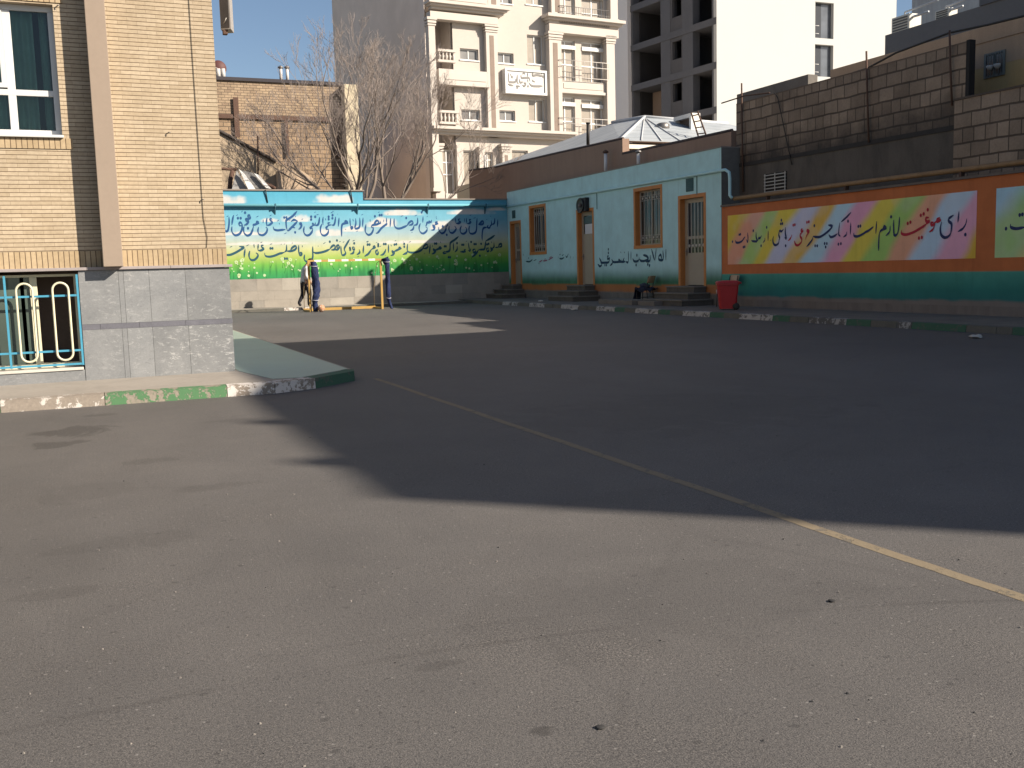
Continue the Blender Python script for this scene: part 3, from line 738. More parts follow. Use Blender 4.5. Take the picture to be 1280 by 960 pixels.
LINE2 = [(274, 258, 12.8, """s 320,638 365,648 394,658 330,700 250,745 170,775 84,774
t 170,655 210,635
t 430,635 480,610
s 415,680 405,750 400,820
s 710,620 682,625 682,650 712,675 680,700 640,705 618,692
s 625,600 620,690
s 588,740 622,772 605,820 560,855 515,855 485,820 478,770 490,710
t 555,600 562,662
t 660,580 690,570
s 725,740 740,790 800,805 880,790 960,757 1000,747 1042,735
s 1077,610 1075,700 1042,735
s 1075,715 1150,715 1215,690 1235,650 1210,635 1165,665 1140,705
d 820,672 852,672 1050,835 1085,835
t 985,612 1000,600
t 1036,606 1056,598
t 1160,592 1182,582
t 810,610 850,595"""),
(364, 258, 12.8, """s 120,620 120,700 132,768 156,780 170,750 150,740 130,762
t 175,620 180,652
s 345,640 345,720 346,800 330,860 290,885 240,880 210,840 215,770
s 345,725 400,745 480,735 550,715 622,682
s 620,682 660,632 690,625 705,652 690,688 640,695
s 690,690 740,690 770,650 755,622 730,635 742,665 768,660
d 618,565 732,545
t 510,600 550,575
t 765,570 795,555
t 430,625 432,645
s 935,525 890,600 850,680 870,740 850,775 815,775 800,720 795,630
t 825,580 850,560
s 1010,650 985,655 986,682 1012,688 1012,655
s 1010,690 990,745 945,762
d 940,665 945,692 1008,590
t 980,555 1020,540
t 930,605 945,600
s 1085,685 1097,720 1086,750 1050,770
t 1060,805 1085,795
s 1160,625 1155,690 1152,750
d 1225,610 1255,610
t 1210,580 1240,555"""),
(454, 258, 12.8, """s 190,625 165,640 166,662 196,650 130,690
s 132,688 110,720 80,760 20,800
d 70,612 100,612 240,605 240,635 330,602 360,602 500,610 530,605 655,600 657,645 1145,595 1172,595
t 45,570 80,555
s 235,690 205,712 206,755 230,765 240,730 222,702
s 362,680 350,720 320,765 275,780
t 260,645 290,630
t 205,580 225,575
t 345,785 365,775
s 405,610 405,742
s 600,650 575,655 580,680 602,665 540,700 492,722
s 492,725 465,712 470,735 497,730 480,770 440,785
t 440,610 455,642
t 500,555 530,545
s 710,600 704,680 716,720 760,738 830,735 900,715 962,672
s 950,675 985,620 1020,610 1035,640 1010,668 958,675
s 715,705 690,745 650,765 632,772
s 655,748 702,762
t 730,575 765,560
t 635,570 650,565
t 970,760 990,745
s 1070,610 1065,680 1056,760
s 1240,640 1215,655 1222,680 1246,660 1180,690 1145,702
s 1152,692 1125,682 1126,705 1157,702 1140,740 1095,765
t 1105,620 1110,652
t 1230,560 1242,590"""),
(540, 254, 12.8, """s 1060,700 1080,660 1112,650 1108,690 1062,705
s 1062,704 1010,710
s 990,630 990,700 958,722
s 962,720 940,715 945,740 967,735 930,780
s 905,712 876,730 882,770 907,758 905,722
d 880,660 905,650 765,840 785,650 675,655 702,655 625,620 480,665 504,665 400,640 200,690 222,690 265,865 290,865
s 1005,510 940,560 862,602
s 862,600 850,680 835,735 790,742 742,747
s 742,745 710,800 640,865
s 690,730 656,750 666,790 697,770 690,737
s 580,630 590,700 602,762
s 620,725 602,765 575,752
s 540,740 515,750 530,770 490,777 450,777
s 480,760 502,797
s 402,680 400,740 365,785
s 340,630 345,760
s 425,530 370,580 310,620 290,650 286,740 260,772 205,780
s 202,765 180,800 232,802
t 950,610 955,642
t 540,612 562,604""")]
blu = plain('mural_blue_lettering', tuple(L_(38, 92, 150, .62)), .7, .15, 2)
teal = plain('mural_teal_lettering', tuple(L_(40, 92, 112, .62)), .7, .15, 2)
for txt, mt in ((LINE1, blu), (LINE2, teal)):
    b = MB()
    for x0, y0, s, t in txt: wallY_letters(b, t, x0, y0, s, .086, .026)
    tag(b.build('lettering', mt, mw, fix=False), 'upper line of blue brush lettering' if mt is blu else 'lower line of teal brush lettering')
# gas pipe
gp_ = thing('gas_pipe', 'pale blue pipe running along the top of the mural wall on brackets', 'pipe', (9, YF, 3.78))
pz, py_ = 3.80, YF-.12
b = MB(); b.tube([(1.0, py_, pz), (8, py_, pz-.005), (15.66, py_, pz)], .055, 12); b.build('pipe', plain('pale_blue_pipe', tuple(L_(120, 190, 205, .68)), .4, .08, 5, 0, .5), gp_)
for px in (344, 447, 535, 607):
    x = onY(px, 257, py_)[0]
    b = MB(); b.box(x-.02, x+.02, py_-.06, YF-.003, pz-.085, pz-.058); b.box(x-.02, x+.02, py_-.068, py_-.058, pz-.085, pz+.06)
    b.prism([(x-.02, YF-.004, pz-.08), (x-.02, YF-.004, pz-.34), (x-.02, py_, pz-.09)], (.04, 0, 0)); b.build('bracket', plain('blue_bracket', tuple(L_(70, 120, 140)), .6), gp_)
for px in (334, 440): # thin drop wires over the coping
    x = onY(px, 245, YF)[0]; b = MB(); b.tube([(x-.06, YF-.06, 4.36 if px < 450 else 4.05), (x, YF-.012, 3.9)], .022, 6); b.build('strap', M['cable'], gp_)

# ------------------------------------------------------------------ turquoise outbuilding with three doors
ob = thing('outbuilding', 'low turquoise building with orange door and window frames along the right of the yard', 'building', (XR, 30, 0))
Y0, Y1, ZR = 22.55, YF-.02, 4.31
DOORS = [(36.05, 36.95, .64, 3.05), (29.95, 31.05, .64, 3.13), (23.37, 24.57, .64, 3.10)]
WINS = [(33.72, 35.05, 1.86, 3.53), (25.62, 27.10, 1.86, 3.52)]
ops = sorted(DOORS+WINS); TH = .24
b = MB(); y = Y0
for a, c, z0, z1 in ops:
    b.box(XR, XR+TH, y, a, 0, ZR); b.box(XR, XR+TH, a, c, z1, ZR); b.box(XR, XR+TH, a, c, 0, z0); y = c
b.box(XR, XR+TH, y, Y1, 0, ZR); b.box(XR+TH, XR+.7, Y0, Y0+.2, 0, ZR); b.box(XR+TH, XR+.7, Y1-.2, Y1, 0, ZR)
b.build('wall', plain('footing_render', (.155, .15, .14), .9, .2, 2.5, .4), ob)
b = MB(); b.box(XR-.02, XR+.75, Y0, Y1, ZR, ZR+.03); b.build('roof', plain('roof_edge', (.25, .23, .21), .9), ob)
WALLC = np.array((.43, .665, .69))
def obpaint(a):
    def fn(U, V):
        Yv, Z = U+a, V+.40
        n = blobnoise(Yv, Z, 1.7, 31, 4); n2 = blobnoise(Yv*6, Z*2, 1.1, 8, 3)
        top = 1.16+.22*(n-.5)+.16*(blobnoise(Yv, Z, .35, 3, 2)-.5)
        C = np.ones(U.shape+(3,))*WALLC*(.93+.14*n)[..., None]
        g = sstep(top+.1, .72, Z); C = C*(1-g[..., None])+np.array((.05, .16, .09))*(.6+.8*n2)[..., None]*g[..., None]
        o = sstep(.655, .645, Z); C = C*(1-o[..., None])+np.array((.36, .15, .055))*(.85+.3*n)[..., None]*o[..., None]
        s_ = sstep(.46, .42, Z+.05*(n2-.5)); return C*(1-s_[..., None])+np.array((.155, .15, .14))*s_[..., None]
    return fn
pm = vcol('outbuilding_paint', .75, .2, .08)
y = Y0
for a, c, z0, z1 in ops+[(Y1, Y1, 0, 0)]:
    painted_sheet('painted_wall', (XR-.003, y, .40), (0, a-y, 0), (0, 0, ZR-.40), max(8, int((a-y)/.06)), 66, obpaint(y), pm, ob)
    if c > a:
        if z0 > 1: painted_sheet('painted_wall', (XR-.003, a, .40), (0, c-a, 0), (0, 0, z0-.40), 24, 30, obpaint(a), pm, ob)
        painted_sheet('painted_wall', (XR-.003, a, z1), (0, c-a, 0), (0, 0, ZR-z1), 6, 6, lambda U, V: np.ones(U.shape+(3,))*WALLC, pm, ob)
    y = c
orange = plain('orange_paint', (.50, .20, .06), .6, .15, 4, .15)
cream = plain('cream_door_paint', (.36, .31, .24), .55, .08, 3, .15)
def surround(z_lo, z_hi, a, c, sill, name, parent):
    q = MB(); t = .095
    q.box(XR-.014, XR+TH-.04, a-t, a+.008, z_lo, z_hi+t); q.box(XR-.014, XR+TH-.04, c-.008, c+t, z_lo, z_hi+t); q.box(XR-.014, XR+TH-.04, a+.008, c-.008, z_hi-.008, z_hi+t)
    if sill: q.box(XR-.025, XR+TH-.04, a-t, c+t, z_lo-t, z_lo+.006)
    return q.build(name, orange, parent)
for i, (a, c, z0, z1) in enumerate(DOORS):
    dx = XR+.15
    q = MB(); q.box(dx, dx+.05, a, a+.05, z0, z1); q.box(dx, dx+.05, c-.05, c, z0, z1); q.box(dx, dx+.05, a+.05, c-.05, z1-.05, z1)
    q.box(dx+.004, dx+.046, a+.05, a+.13, z0, z1-.05); q.box(dx+.004, dx+.046, c-.13, c-.05, z0, z1-.05); q.box(dx+.004, dx+.046, a+.13, c-.13, z0+.86, z0+.93)
    q.box(dx+.012, dx+.036, a+.13, c-.13, z0+.02, z0+.86); q.box(dx+.004, dx+.046, a+.13, c-.13, z1-.13, z1-.05); q.box(dx+.004, dx+.046, a+.13, c-.13, z0+1.32, z0+1.40)
    if i == 1: q.box(dx+.01, dx+.04, a+.13, c-.13, z0+.93, z0+1.75)
    dr = q.build('door', cream, ob); surround(z0, z1, a, c, False, 'frame', dr)
    q = MB(); q.box(dx+.028, dx+.034, a+.12, c-.12, z0+.9, z1-.1); q.build('pane', glass('door_glass', (.03, .03, .035), .2), dr)
    if i != 1:
        q = MB()
        for k in range(6):
            yy = a+.17+(c-a-.34)*k/5
            q.box(dx-.006, dx+.010, yy-.010, yy+.010, z0+.93, z1-.13)
        if i == 2:
            for k in range(5):
                yy = a+.17+(c-a-.34)*(k+.5)/5; q.lathe([(.034, -.012), (.05, -.004), (.034, .004)], (dx-.004, yy, z0+1.13), 10, 0, 'x')
        q.build('door_bars', plain('white_bars', (.5, .46, .40), .5, .1, 6), dr)
    else:
        q = MB(); q.box(dx+.0, dx+.008, a+.25, c-.25, z1-.75, z1-.42); q.build('notice', plain('white_paper', (.6, .6, .62), .8, .05), dr)
        q = MB(); q.box(dx-.002, dx+.006, a+.16, c-.16, z1-.40, z1-.16); q.build('transom_notice', plain('dark_teal_glass', (.04, .09, .10), .4, .3, 8), dr)
    q = MB(); q.tube([(dx+.0, c-.1, z0+.98), (dx-.06, c-.1, z0+.98), (dx-.06, c-.22, z0+.98)], .012, 8); q.box(dx-.004, dx+.005, c-.125, c-.075, z0+.86, z0+1.06); q.build('handle', M['grey_metal'], dr)
for i, (a, c, z0, z1) in enumerate(WINS):
    dx = XR+.15
    q = MB(); q.box(dx, dx+.05, a, a+.05, z0, z1); q.box(dx, dx+.05, c-.05, c, z0, z1); q.box(dx, dx+.05, a+.05, c-.05, z1-.05, z1); q.box(dx, dx+.05, a+.05, c-.05, z0, z0+.05); q.box(dx, dx+.05, (a+c)/2-.03, (a+c)/2+.03, z0+.05, z1-.05)
    wn = q.build('window', cream, ob); surround(z0, z1, a, c, True, 'frame', wn)
    q = MB(); q.box(dx+.02, dx+.026, a+.04, c-.04, z0+.04, z1-.04); q.build('pane', glass('outbuilding_glass', (.04, .042, .04), .15), wn)
    q = MB()
    for k in range(7):
        yy = a+.12+(c-a-.24)*k/6; q.box(dx-.03, dx-.016, yy-.008, yy+.008, z0+.04, z1-.04)
    for z in (z0+.16, z0+.30, z1-.16, z1-.30): q.box(dx-.028, dx-.018, a+.05, c-.05, z-.006, z+.006)
    for k in range(6):
        for z in (z0+.23, z1-.23): q.lathe([(.03, -.006), (.045, 0), (.03, .006)], (dx-.023, a+.12+(c-a-.24)*(k+.5)/6, z), 8, 0, 'x')
    q.build('window_bars', plain('pale_bars', (.42, .40, .36), .5, .1, 6), wn)
q = MB(); q.tube([(XR-.05, Y1-.05, 3.74), (XR-.05, 30, 3.72), (XR-.05, Y0+.05, 3.70), (XR-.05, Y0-.25, 3.70), (XR-.05, Y0-.42, 3.62), (XR-.05, Y0-.45, 3.45), (XR-.05, Y0-.45, 3.02), (XR-.05, Y0-.55, 2.94)], .042, 10)
q.build('pipe', plain('turquoise_pipe', tuple(WALLC*1.0), .45, .06, 4), ob)
for yy in (29.6, 23.7):
    q = MB(); q.box(XR-.022, XR-.006, yy-.012, yy+.012, 3.15, 3.67); q.build('conduit', plain('conduit', (.12, .2, .2), .6), ob)
for i, (yy, zz, s) in enumerate(((24.06, 3.46, .19), (36.62, 3.40, .16))):
    q = MB(); q.box(XR-.012, XR-.0035, yy-s, yy+s, zz-s*.95, zz+s*.95, 0)
    for k in range(6): z = zz-s*.8+k*s*.32; q.hexa([(XR-.03, yy-s*.86, z), (XR-.014, yy-s*.86, z+.02), (XR-.014, yy+s*.86, z+.02), (XR-.03, yy+s*.86, z), (XR-.03, yy-s*.86, z+.012), (XR-.014, yy-s*.86, z+.032), (XR-.014, yy+s*.86, z+.032), (XR-.03, yy+s*.86, z+.012)], 0)
    q.build('vent', plain('dark_teal_vent', (.05, .11, .12), .6), ob)
# painted sayings on the outbuilding
q = MB(); wallX_letters(q, """s 1185,80 1185,262
s 1138,100 1140,245 1080,252 1070,210 1100,172 1122,242
s 955,80 1002,262
s 1032,70 1008,262
s 935,170 930,262 880,277 850,262
s 820,175 880,195 902,240 840,270 788,268 760,240
s 762,215 742,268 682,277 655,232
d 710,335 895,325 922,345 722,180
s 626,118 624,262
s 585,112 582,282 540,284
s 520,220 500,268 535,287
s 530,286 450,284 400,288 340,286 318,240
s 470,240 466,284 430,250 425,284
s 318,240 332,300 290,348
s 270,190 250,200 256,240 282,230 270,290 210,298 150,296 140,250
s 120,220 160,318 130,357 95,320
d 265,85 265,142 210,338 235,338
t 460,120 470,148
t 520,120 530,150
t 715,165 725,195""", 740, 305, 12.8, .078, .03); tag(q.build('lettering', plain('navy_lettering', (.012, .05, .10), .7), ob, fix=False), 'dark blue saying under the large window')
q = MB(); wallX_letters(q, """s 985,265 980,312
s 940,255 938,300
s 905,215 880,275 860,250
s 835,280 800,300 760,296
s 745,260 740,298
t 800,250 830,232
t 760,240 780,225
s 330,310 285,346 225,342
d 270,290 435,375
t 180,220 190,252
t 350,330 395,312""", 640, 300, 12.8, .06, .03); q.build('lettering', plain('dark_teal_lettering', (.012, .07, .09), .7), ob, fix=False)
q = MB(); wallX_letters(q, """s 660,275 620,298 585,318
s 570,320 540,330 500,335
s 490,320 455,345 435,350
t 600,285 640,262
t 520,310 545,300""", 640, 300, 12.8, .055, .03); q.build('lettering', plain('pink_lettering', (.30, .12, .20), .7), ob, fix=False)
# steps up to the three doors
for i, (a, c, z0, z1) in enumerate(DOORS):
    q = MB(); n = 3; rise = (z0-KZ)/n; r = random.Random(i)
    for k in range(n):
        ext = .12+.16*(n-1-k)
        q.box(XR-.42-.30*(n-1-k), XR-.03-.003*k, a-ext, c+ext*.8, KZ-.01 if k == 0 else KZ+rise*k, KZ+rise*(k+1)-.035, 0)
        q.box(XR-.45-.30*(n-1-k), XR-.03-.003*k, a-ext-.03, c+ext*.8+.03, KZ+rise*(k+1)-.035, KZ+rise*(k+1), 1, bev=.006)
    o = q.build('steps', [plain('step_masonry', (.10, .09, .08), .9, .3, 4, .5), plain('step_tread', (.17, .155, .135), .9, .25, 3, .4)])
    tag(o, ['stone steps at the farthest door, beside the mural corner', 'stone steps at the middle door under the round bell', 'stone steps at the barred door nearest the red bin'][i], 'steps', 'steps up to the turquoise building')
q = MB(); q.box(14.35, 15.1, 24.95, 27.0, KZ-.01, .26, bev=.012); q.box(14.45, 15.0, 23.9, 24.8, KZ-.01, .25, bev=.012)
tag(q.build('ledge_slab', plain('pale_block', (.17, .15, .13), .9, .2, 3, .4)), 'low concrete slabs lying before the steps of the barred door', 'slab')
# bell above the middle door
bl = thing('siren', 'round black siren above the middle door of the turquoise building', 'siren', (XR-.1, 30.45, 3.2))
q = MB(); q.lathe([(.12, .08), (.20, .03), (.255, -.02), (.26, -.05), (.24, -.07), (.20, -.04), (.10, -.03), (.02, -.05)], (XR-.14, 30.5, 3.33), 20, 0, 'x'); q.build('horn', plain('black_metal', (.02, .02, .022), .35, .3, 5), bl)
q = MB(); q.box(XR-.16, XR-.004, 30.16, 30.44, 3.12, 3.58, bev=.02); q.build('housing', plain('black_box', (.022, .022, .026), .5, .3, 5), bl)
q = MB(); q.lathe([(.07, -.02), (.075, -.05), (.03, -.09)], (XR-.15, 30.5, 3.33), 12, 0, 'x'); q.build('driver', plain('grey_driver', (.12, .10, .10), .4), bl)

# ------------------------------------------------------------------ right-hand slogan wall
rw = thing('slogan_wall', 'orange framed wall with a rainbow coloured slogan panel over a teal base, on the right', 'wall', (XR, 15, 0))
RY0, RY1, RZ = -12, 22.53, 2.74
b = MB(); b.box(XR, XR+.3, RY0, RY1, 0, RZ); b.build('wall', stained('right_wall_footing', (.19, .165, .15), (.08, .075, .07), .9, .6, (1, 2, .5)), rw)
b = MB(); b.box(XR-.05, XR+.34, RY0, RY1, RZ, RZ+.05); b.build('coping', plain('stained_coping', (.15, .125, .105), .9, .3, 3, .5), rw)
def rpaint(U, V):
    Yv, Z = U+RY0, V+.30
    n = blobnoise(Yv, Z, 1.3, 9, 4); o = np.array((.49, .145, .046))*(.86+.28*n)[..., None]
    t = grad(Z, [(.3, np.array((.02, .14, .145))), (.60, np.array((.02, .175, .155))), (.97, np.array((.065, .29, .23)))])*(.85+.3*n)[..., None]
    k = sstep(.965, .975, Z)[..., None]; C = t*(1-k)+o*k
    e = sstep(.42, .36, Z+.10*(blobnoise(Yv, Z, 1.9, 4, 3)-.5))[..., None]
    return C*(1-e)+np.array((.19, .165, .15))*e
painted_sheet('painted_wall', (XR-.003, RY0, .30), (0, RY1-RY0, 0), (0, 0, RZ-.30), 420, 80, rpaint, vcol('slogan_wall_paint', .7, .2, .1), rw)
RB = [(.64, .30, .20), (.36, .52, .16), (.62, .50, .07), (.48, .50, .66), (.62, .40, .08), (.40, .58, .70), (.66, .32, .46), (.62, .52, .08), (.32, .52, .14), (.66, .34, .22), (.42, .56, .70), (.66, .34, .46), (.62, .40, .05), (.60, .44, .05)]
def rainbow(seed, cols, per):
    def fn(U, V):
        n = blobnoise(U, V, .9, seed, 3); t = (U/per)-(V/per)*.95+(n-.5)*.8
        i = np.floor(t).astype(int) % len(cols); j = (i+1) % len(cols); f_ = sstep(.25, .75, t-np.floor(t))
        cc = np.minimum(np.array(cols)*1.18, .82); C = cc[i]*(1-f_[..., None])+cc[j]*f_[..., None]
        wsh = sstep(.5, .75, blobnoise(U, V, 1.6, seed+5, 3))[..., None]*.22
        return C*(1-wsh)+np.array((.62, .58, .56))*wsh
    return fn
rm = vcol('rainbow_paint', .7, .2, .06)
# panels run towards the camera, so u grows with falling Y
painted_sheet('slogan_panel', (XR-.006, 22.26, 1.215), (0, 14.2-22.26, 0), (0, 0, 1.285), 240, 50, rainbow(3, RB, .66), rm, rw)
painted_sheet('slogan_panel', (XR-.006, 13.76, 1.215), (0, -8.0, 0), (0, 0, 1.285), 200, 50, rainbow(8, [(.34, .54, .20), (.60, .52, .14), (.38, .56, .68), (.36, .55, .66)], 1.25), rm, rw)
Q1 = [(905, 265, 12.8, """d 138,475 245,362 265,356 312,562 334,556 470,300 595,540 685,245
s 185,450 195,485 238,490 290,465 325,415 342,398
s 380,330 386,420 380,478 362,440
s 515,320 517,400 530,466 462,466 440,452
s 605,375 578,420 560,412 545,450 530,466
s 655,412 655,450 628,490
s 710,300 707,460
t 755,440 748,465
s 957,275 922,310 895,300 880,360 895,420 882,445
s 885,440 875,500 830,530 797,505 785,440 800,385
d 912,188 938,185 922,130 990,540
s 985,240 985,340 1000,425 975,402""", 0),
(1000, 255, 11.636, """s 415,305 470,322 440,370 370,432 300,475 240,480 195,468
s 197,468 175,530 100,622
d 210,315 222,608 252,608 360,575 392,575 375,625 560,585 596,577 700,250 850,325 880,320
s 745,120 680,190 600,262
s 582,270 570,350 566,440 590,470
s 420,445 450,480 500,467 548,430
s 685,400 670,452 632,482
s 742,270 738,350 735,442
s 785,420 792,462 840,470 910,440 960,407 1000,387 1035,360 1072,328
s 1118,250 1112,340 1105,432
s 1255,330 1225,320 1222,350 1256,350 1190,380 1160,422 1150,520 1145,680""", 0),
(1090, 245, 6.737, """s 155,250 150,300 118,335
d 163,175 788,325
s 235,175 228,260 215,318 190,326 184,250 186,200
s 690,160 650,190 652,215 672,240 662,320 620,350 585,325 578,270 590,215
s 735,130 725,222
s 800,190 790,235 765,275 725,300""", 0),
(905, 265, 12.8, """s 1090,362 1066,420 1028,462
d 1110,210 1137,203
s 1245,350 1222,352 1225,395 1245,430 1240,482 1190,530 1150,520 1128,460""", 1),
(1000, 255, 11.636, """s 130,372 105,377 112,402 136,400 100,460 82,522
s 42,362 20,372 26,400 48,392 12,432
d 104,266 132,258""", 1),
(1090, 245, 6.737, """s 252,285 252,315 290,325 350,305 420,265 462,235
s 482,180 456,186 462,215 487,212 455,238
s 522,220 500,226 506,246 527,240 515,280 483,305
s 575,180 550,196 556,216 580,200 525,226
d 303,230 326,220 398,354 422,349 413,162 437,150 472,116""", 1),
(1090, 245, 6.737, """s 1168,235 1172,262 1215,275 1290,262
d 1130,275 1245,160 1268,155""", 0)]
for colr in (0, 1):
    b = MB()
    for x0, y0, s, t, c in Q1:
        if c == colr: wallX_letters(b, t, x0, y0, s, .062, .024, XR-.004)
    tag(b.build('lettering', plain('slogan_red', (.42, .02, .045), .7) if colr else plain('slogan_navy', (.022, .035, .115), .7, .3, 1), rw, fix=False), 'red words of the slogan' if colr else 'dark blue words of the slogan')
# gutter/pipe along the top of the slogan wall
rp = thing('gas_pipe', 'rusty ochre pipe lying along the top of the orange slogan wall', 'pipe', (XR, 15, RZ))
b = MB(); b.tube([(XR+.02, 22.0, 2.93), (XR+.02, 18, 2.935), (XR+.02, 14.0, 2.93), (XR+.02, 6, 2.93), (XR+.02, -12, 2.93)], .055, 10); b.build('pipe', plain('ochre_rusty_pipe', (.27, .165, .08), .6, .3, 5, .4), rp)
for yy in (20.6, 17.8, 14.6, 11):
    b = MB(); b.box(XR-.03, XR+.07, yy-.025, yy+.025, RZ+.05, RZ+.15); b.build('bracket', M['rust'], rp)
# ------------------------------------------------------------------ neighbours behind the right-hand row
BX = 16.35
block = bricks('concrete_block', (.34, .265, .20), (.225, .172, .13), (.10, .077, .06), .44, .292, .022, 'yz', 1.7, blot=.35, bumpd=.015, squash=.62)
M['block'] = block
block_sooty = bricks('sooty_block', (.34, .265, .20), (.225, .172, .13), (.10, .077, .06), .44, .292, .022, 'yz', 1.7, blot=.35, bumpd=.015, squash=.62, soot=(3.85, .75))
bw_ = thing('block_wall', 'high raw concrete block wall over dark plaster, behind the turquoise building end', 'wall', (BX, 19, 0))
b = MB(); b.box(BX, BX+.10, 15.08, 22.72, 3.88, 5.46); b.build('block_courses', block_sooty, bw_)
b = MB(); b.box(BX-.01, BX+.23, 15.3, 22.72, 0, 3.80); b.build('plaster', stained('dark_plaster', (.12, .105, .09), (.035, .033, .032), .95, .7, (1.4, 1.4, .5)), bw_)
b = MB(); b.box(BX-.03, BX+.24, 15.2, 22.72, 3.80, 3.90); b.build('ledge', plain('soot_ledge', (.045, .042, .04), .95, .3, 4), bw_)
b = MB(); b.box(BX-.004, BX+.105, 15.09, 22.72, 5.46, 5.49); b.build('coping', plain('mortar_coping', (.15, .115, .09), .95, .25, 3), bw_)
b = MB(); b.box(BX-.03, BX+.125, 14.99, 15.075, 4.2, 5.50); b.build('end_shade_strip', plain('end_shade_black', (.022, .02, .02), .8, .2, 4), bw_)  # near-black strip: shade of the wall's end face put into the colour
a0 = onX(957, 228, BX); a1 = onX(984, 228, BX); zt = onX(970, 216, BX)[2]; zb = onX(970, 241, BX)[2]
b = MB(); b.box(BX-.03, BX-.012, a1[1], a0[1], zb, zt); wv = b.build('window', M['dark'], bw_)
b = MB()
for k in range(6): z = zb+.04+(zt-zb-.08)*k/5; b.box(BX-.055, BX-.035, a1[1], a0[1], z-.012, z+.012)
for k in range(3): yy = a1[1]+.03+(a0[1]-a1[1]-.06)*k/2; b.box(BX-.052, BX-.038, yy-.013, yy+.013, zb, zt)
b.build('window_bars', plain('white_iron_bars', (.42, .40, .37), .5), wv)
b2 = thing('block_wall', 'lower raw concrete block wall at the right edge, above the orange slogan wall', 'wall', (BX-.1, 10, 0))
b = MB(); b.box(BX-.1, BX+.12, -6, 15.27, 2.6, 4.36); b.build('block_courses', block, b2)
b = MB(); b.box(BX-.12, BX+.14, -6, 15.29, 4.36, 4.40); b.build('coping', plain('thin_coping', (.10, .08, .065), .95, .25, 3), b2)
for (x0, y0), (x1, y1), lab in [((927, 104), (929, 240), 'thin rusty pipe standing at the left end of the high block wall'), ((1083, 64), (1086, 178), 'thin rusty pipe up the middle of the high block wall'), ((1187, 38), (1190, 132), 'thin rusty pipe near the right end of the high block wall')]:
    p0, p1 = onX(x0, y0, BX-.06), onX(x1, y1, BX-.06)
    b = MB(); b.tube([p1, (p1+p0)/2+np.array([0, .01, 0]), p0], .022, 6); o = b.build('pipe', M['rust']); tag(o, lab, 'pipe', 'rusty pipes on the block wall')
p = [onX(x, y, BX-.05) for x, y in ((968, 116), (972, 122), (978, 150), (984, 180), (990, 206))]
b = MB(); b.tube(p, .012, 6); tag(b.build('cable', M['cable']), 'black cable sagging down the left part of the high block wall', 'cable')
p0, p1 = onX(902, 129, BX-.1), onX(962, 116, BX-.1); b = MB(); b.tube([p0, (p0+p1)/2+np.array([0, 0, .06]), p1], .018, 6); tag(b.build('pole', M['rust']), 'thin iron rod jutting left from the top of the high block wall', 'rod')
p = [onX(x, y, BX+.1) for x, y in ((1000, 112), (1041, 99), (1083, 86), (1120, 66), (1187, 41), (1235, 31), (1280, 20), (1330, 8))]
b = MB(); b.tube(p, .022, 6); tag(b.build('cable', M['cable']), 'thick black cable climbing to the right above the high block wall', 'cable')
pc = onX(960, 118, 17.3)
b = MB(); b.box(17.3, 17.6, onX(1010, 113, 17.3)[1], onX(921, 113, 17.3)[1], 3.0, onX(950, 110, 17.3)[2]); tag(b.build('parapet_wall', M['conc_dark']), 'short grey concrete parapet just behind the left end of the block wall', 'wall')
# ochre house at right
yx = 17.5
yh = thing('ochre_house', 'ochre rendered house with a small barred window behind the block walls', 'house', (yx, 12, 0))
b = MB(); b.box(yx, yx+6, -2, 20.32, 0, 5.15); b.build('wall', stained('ochre_render', (.47, .345, .17), (.30, .22, .12), .9, .5), yh)
b = MB(); b.box(yx-.03, yx+6, -2, 20.34, 5.70-.04, 5.98); b.box(yx-.005, yx+6, -2, 20.33, 5.15, 5.66); b.build('parapet', stained('brown_render', (.43, .315, .22), (.28, .205, .15), .9, .4), yh)
a0 = onX(1231, 82, yx); a1 = onX(1257, 82, yx); zt = onX(1244, 65, yx)[2]; zb = onX(1244, 96, yx)[2]
b = MB(); t = .05; Ya, Yb = a1[1], a0[1]
b.box(yx-.03, yx+.02, Ya, Ya+t, zb, zt); b.box(yx-.03, yx+.02, Yb-t, Yb, zb, zt); b.box(yx-.03, yx+.02, Ya+t, Yb-t, zt-t, zt); b.box(yx-.03, yx+.02, Ya+t, Yb-t, zb, zb+t); b.box(yx-.028, yx+.018, (Ya+Yb)/2-.02, (Ya+Yb)/2+.02, zb+t, zt-t)
wv = b.build('window', plain('grey_green_frame', (.16, .18, .17), .6), yh)
b = MB(); b.box(yx-.012, yx-.006, Ya+.03, Yb-.03, zb+.03, zt-.03); b.build('pane', glass('house_glass', (.04, .045, .05), .2), wv)
b = MB()
for k in range(7): yy = Ya+.07+(Yb-Ya-.14)*k/6; b.box(yx-.05, yx-.04, yy-.008, yy+.008, zb+.02, zt-.02)
b.build('window_bars', plain('grey_bars', (.12, .13, .13), .5), wv)
for yy in ((Ya*.7+Yb*.3), (Ya*.35+Yb*.65)):
    b = MB(); b.lathe([(.035, -.05), (.085, .03), (.07, .05)], (yx-.05, yy, (zb+zt)/2-.06), 10); b.build('window_pot', plain('white_pot', (.55, .53, .5), .6), wv)
